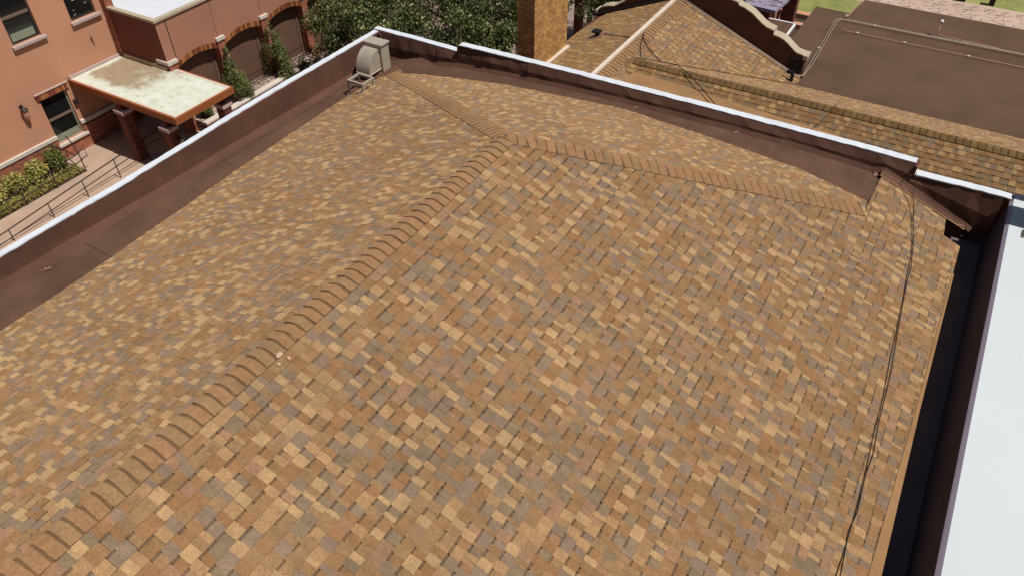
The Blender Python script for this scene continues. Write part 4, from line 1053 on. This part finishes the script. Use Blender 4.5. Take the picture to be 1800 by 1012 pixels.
tree(-2.9, 17.6, -5.2, 2.0, 2.0, 'green tree far behind the brick gate pillar', 29, 9000, 40)
JG = [(.19, .21, .06), (.14, .16, .045), (.26, .27, .10), (.09, .11, .035)]
def juniper(x, y, z0, h, r, label, seed, lean=(0, 0)):
    rd = random.Random(seed); t_ = thing('juniper', label, 'shrub', (x, y, z0), 'upright junipers at the arcade')
    mb = MB(); mb.tube([(x, y, z0-.05), (x+lean[0]*.5, y+lean[1]*.5, z0+h*.5), (x+lean[0], y+lean[1], z0+h*.92)], .05, 6, r2=.01); mb.build('trunk', M['bark'], t_, True)
    cl = []
    for k in range(34):
        f = rd.random(); rr = r*(1-f)**.7*(.9 if f > .1 else .75); a = rd.uniform(0, 6.28); q = rd.uniform(.3, .75)
        cl.append((x+lean[0]*f+rr*q*math.cos(a), y+lean[1]*f+rr*q*math.sin(a), z0+.12+h*f*.92, max(.07, rr*.42), max(.16, rr*.75)))
    mb = MB(); leaf_cloud(mb, cl, 9000, .075, JG, rd, .5, .8); mb.build('foliage', M['leaf'], t_)
juniper(-12.28, 5.05, -7.52, 2.15, .74, 'upright juniper in front of the pier with the wall lantern, slimmer of the pair', 31)
juniper(-12.30, 7.42, -7.52, 2.4, .92, 'larger upright juniper between the second and third arches', 32)
juniper(-12.3, 3.35, -7.52, 1.0, .34, 'small juniper seen under the canopy edge', 33)
def shrub(x, y, z0, r, h, label, seed, cols, n=1500, size=.09, group='leafy shrubs in the bed'):
    rd = random.Random(seed); t_ = thing('shrub', label, 'shrub', (x, y, z0), group)
    mb = MB()
    for k in range(5):
        a = rd.uniform(0, 6.28); mb.tube([(x, y, z0-.02), (x+r*.5*math.cos(a), y+r*.5*math.sin(a), z0+h*.7)], .012, 4, r2=.004)
    mb.build('stem', M['bark'], t_)
    cl = [(x+rd.uniform(-.45, .45)*r, y+rd.uniform(-.45, .45)*r, z0+h*rd.uniform(.4, .75), r*rd.uniform(.4, .6), h*.42) for k in range(8)]
    mb = MB(); leaf_cloud(mb, cl, n, size, cols, rd, .7); mb.build('foliage', M['leaf'], t_)
YG = [(.38, .35, .08), (.26, .26, .06), (.50, .44, .14), (.15, .16, .04)]
descs = ['at the end of the bed by the handrail loop', 'second from the handrail loop', 'third from the handrail loop', 'fourth from the handrail loop', 'leftmost of the row']
for k, y in enumerate((-1.55, -2.35, -3.2, -4.1, -5.0)):
    shrub(-14.72, y, G, .50, .85 if k else .95, 'yellow green shrub, ' + descs[k], 40+k, YG if k else [(.12, .15, .035), (.09, .11, .03), (.2, .19, .05)], 1700, .10)
shrub(-11.9, 8.5, -8.0, .32, .9, 'small light green shrub at the end of the low planter wall', 49, [(.18, .2, .05), (.24, .24, .07), (.12, .14, .04)], 700, .09, None)
# strap-leaved ground cover in front of the shrubs
rd = random.Random(8); mb = MB()
for k in range(2600):
    y = rd.uniform(-7.5, -1.15); x = -14.0-rd.random()**1.3*.55; a = rd.uniform(0, 6.28); L = rd.uniform(.15, .34); lx, ly = math.cos(a)*L*.7, math.sin(a)*L*.7
    wx, wy = -math.sin(a)*.012, math.cos(a)*.012; h = L*rd.uniform(.5, .9); c = jit(random.choice(((.40, .33, .09), (.30, .27, .07), (.48, .38, .14), (.20, .20, .05))), .15)
    mb.poly([(x-wx, y-wy, G+.01), (x+wx, y+wy, G+.01), (x+lx*.5+wx, y+ly*.5+wy, G+h), (x+lx*.5-wx, y+ly*.5-wy, G+h)], c)
    mb.poly([(x+lx*.5-wx, y+ly*.5-wy, G+h), (x+lx*.5+wx, y+ly*.5+wy, G+h), (x+lx, y+ly, G+h*.75)], c)
tag(mb.build('ground_cover', M['leaf']), 'yellowish strap leaved grasses edging the planting bed', 'grass', kind='stuff')
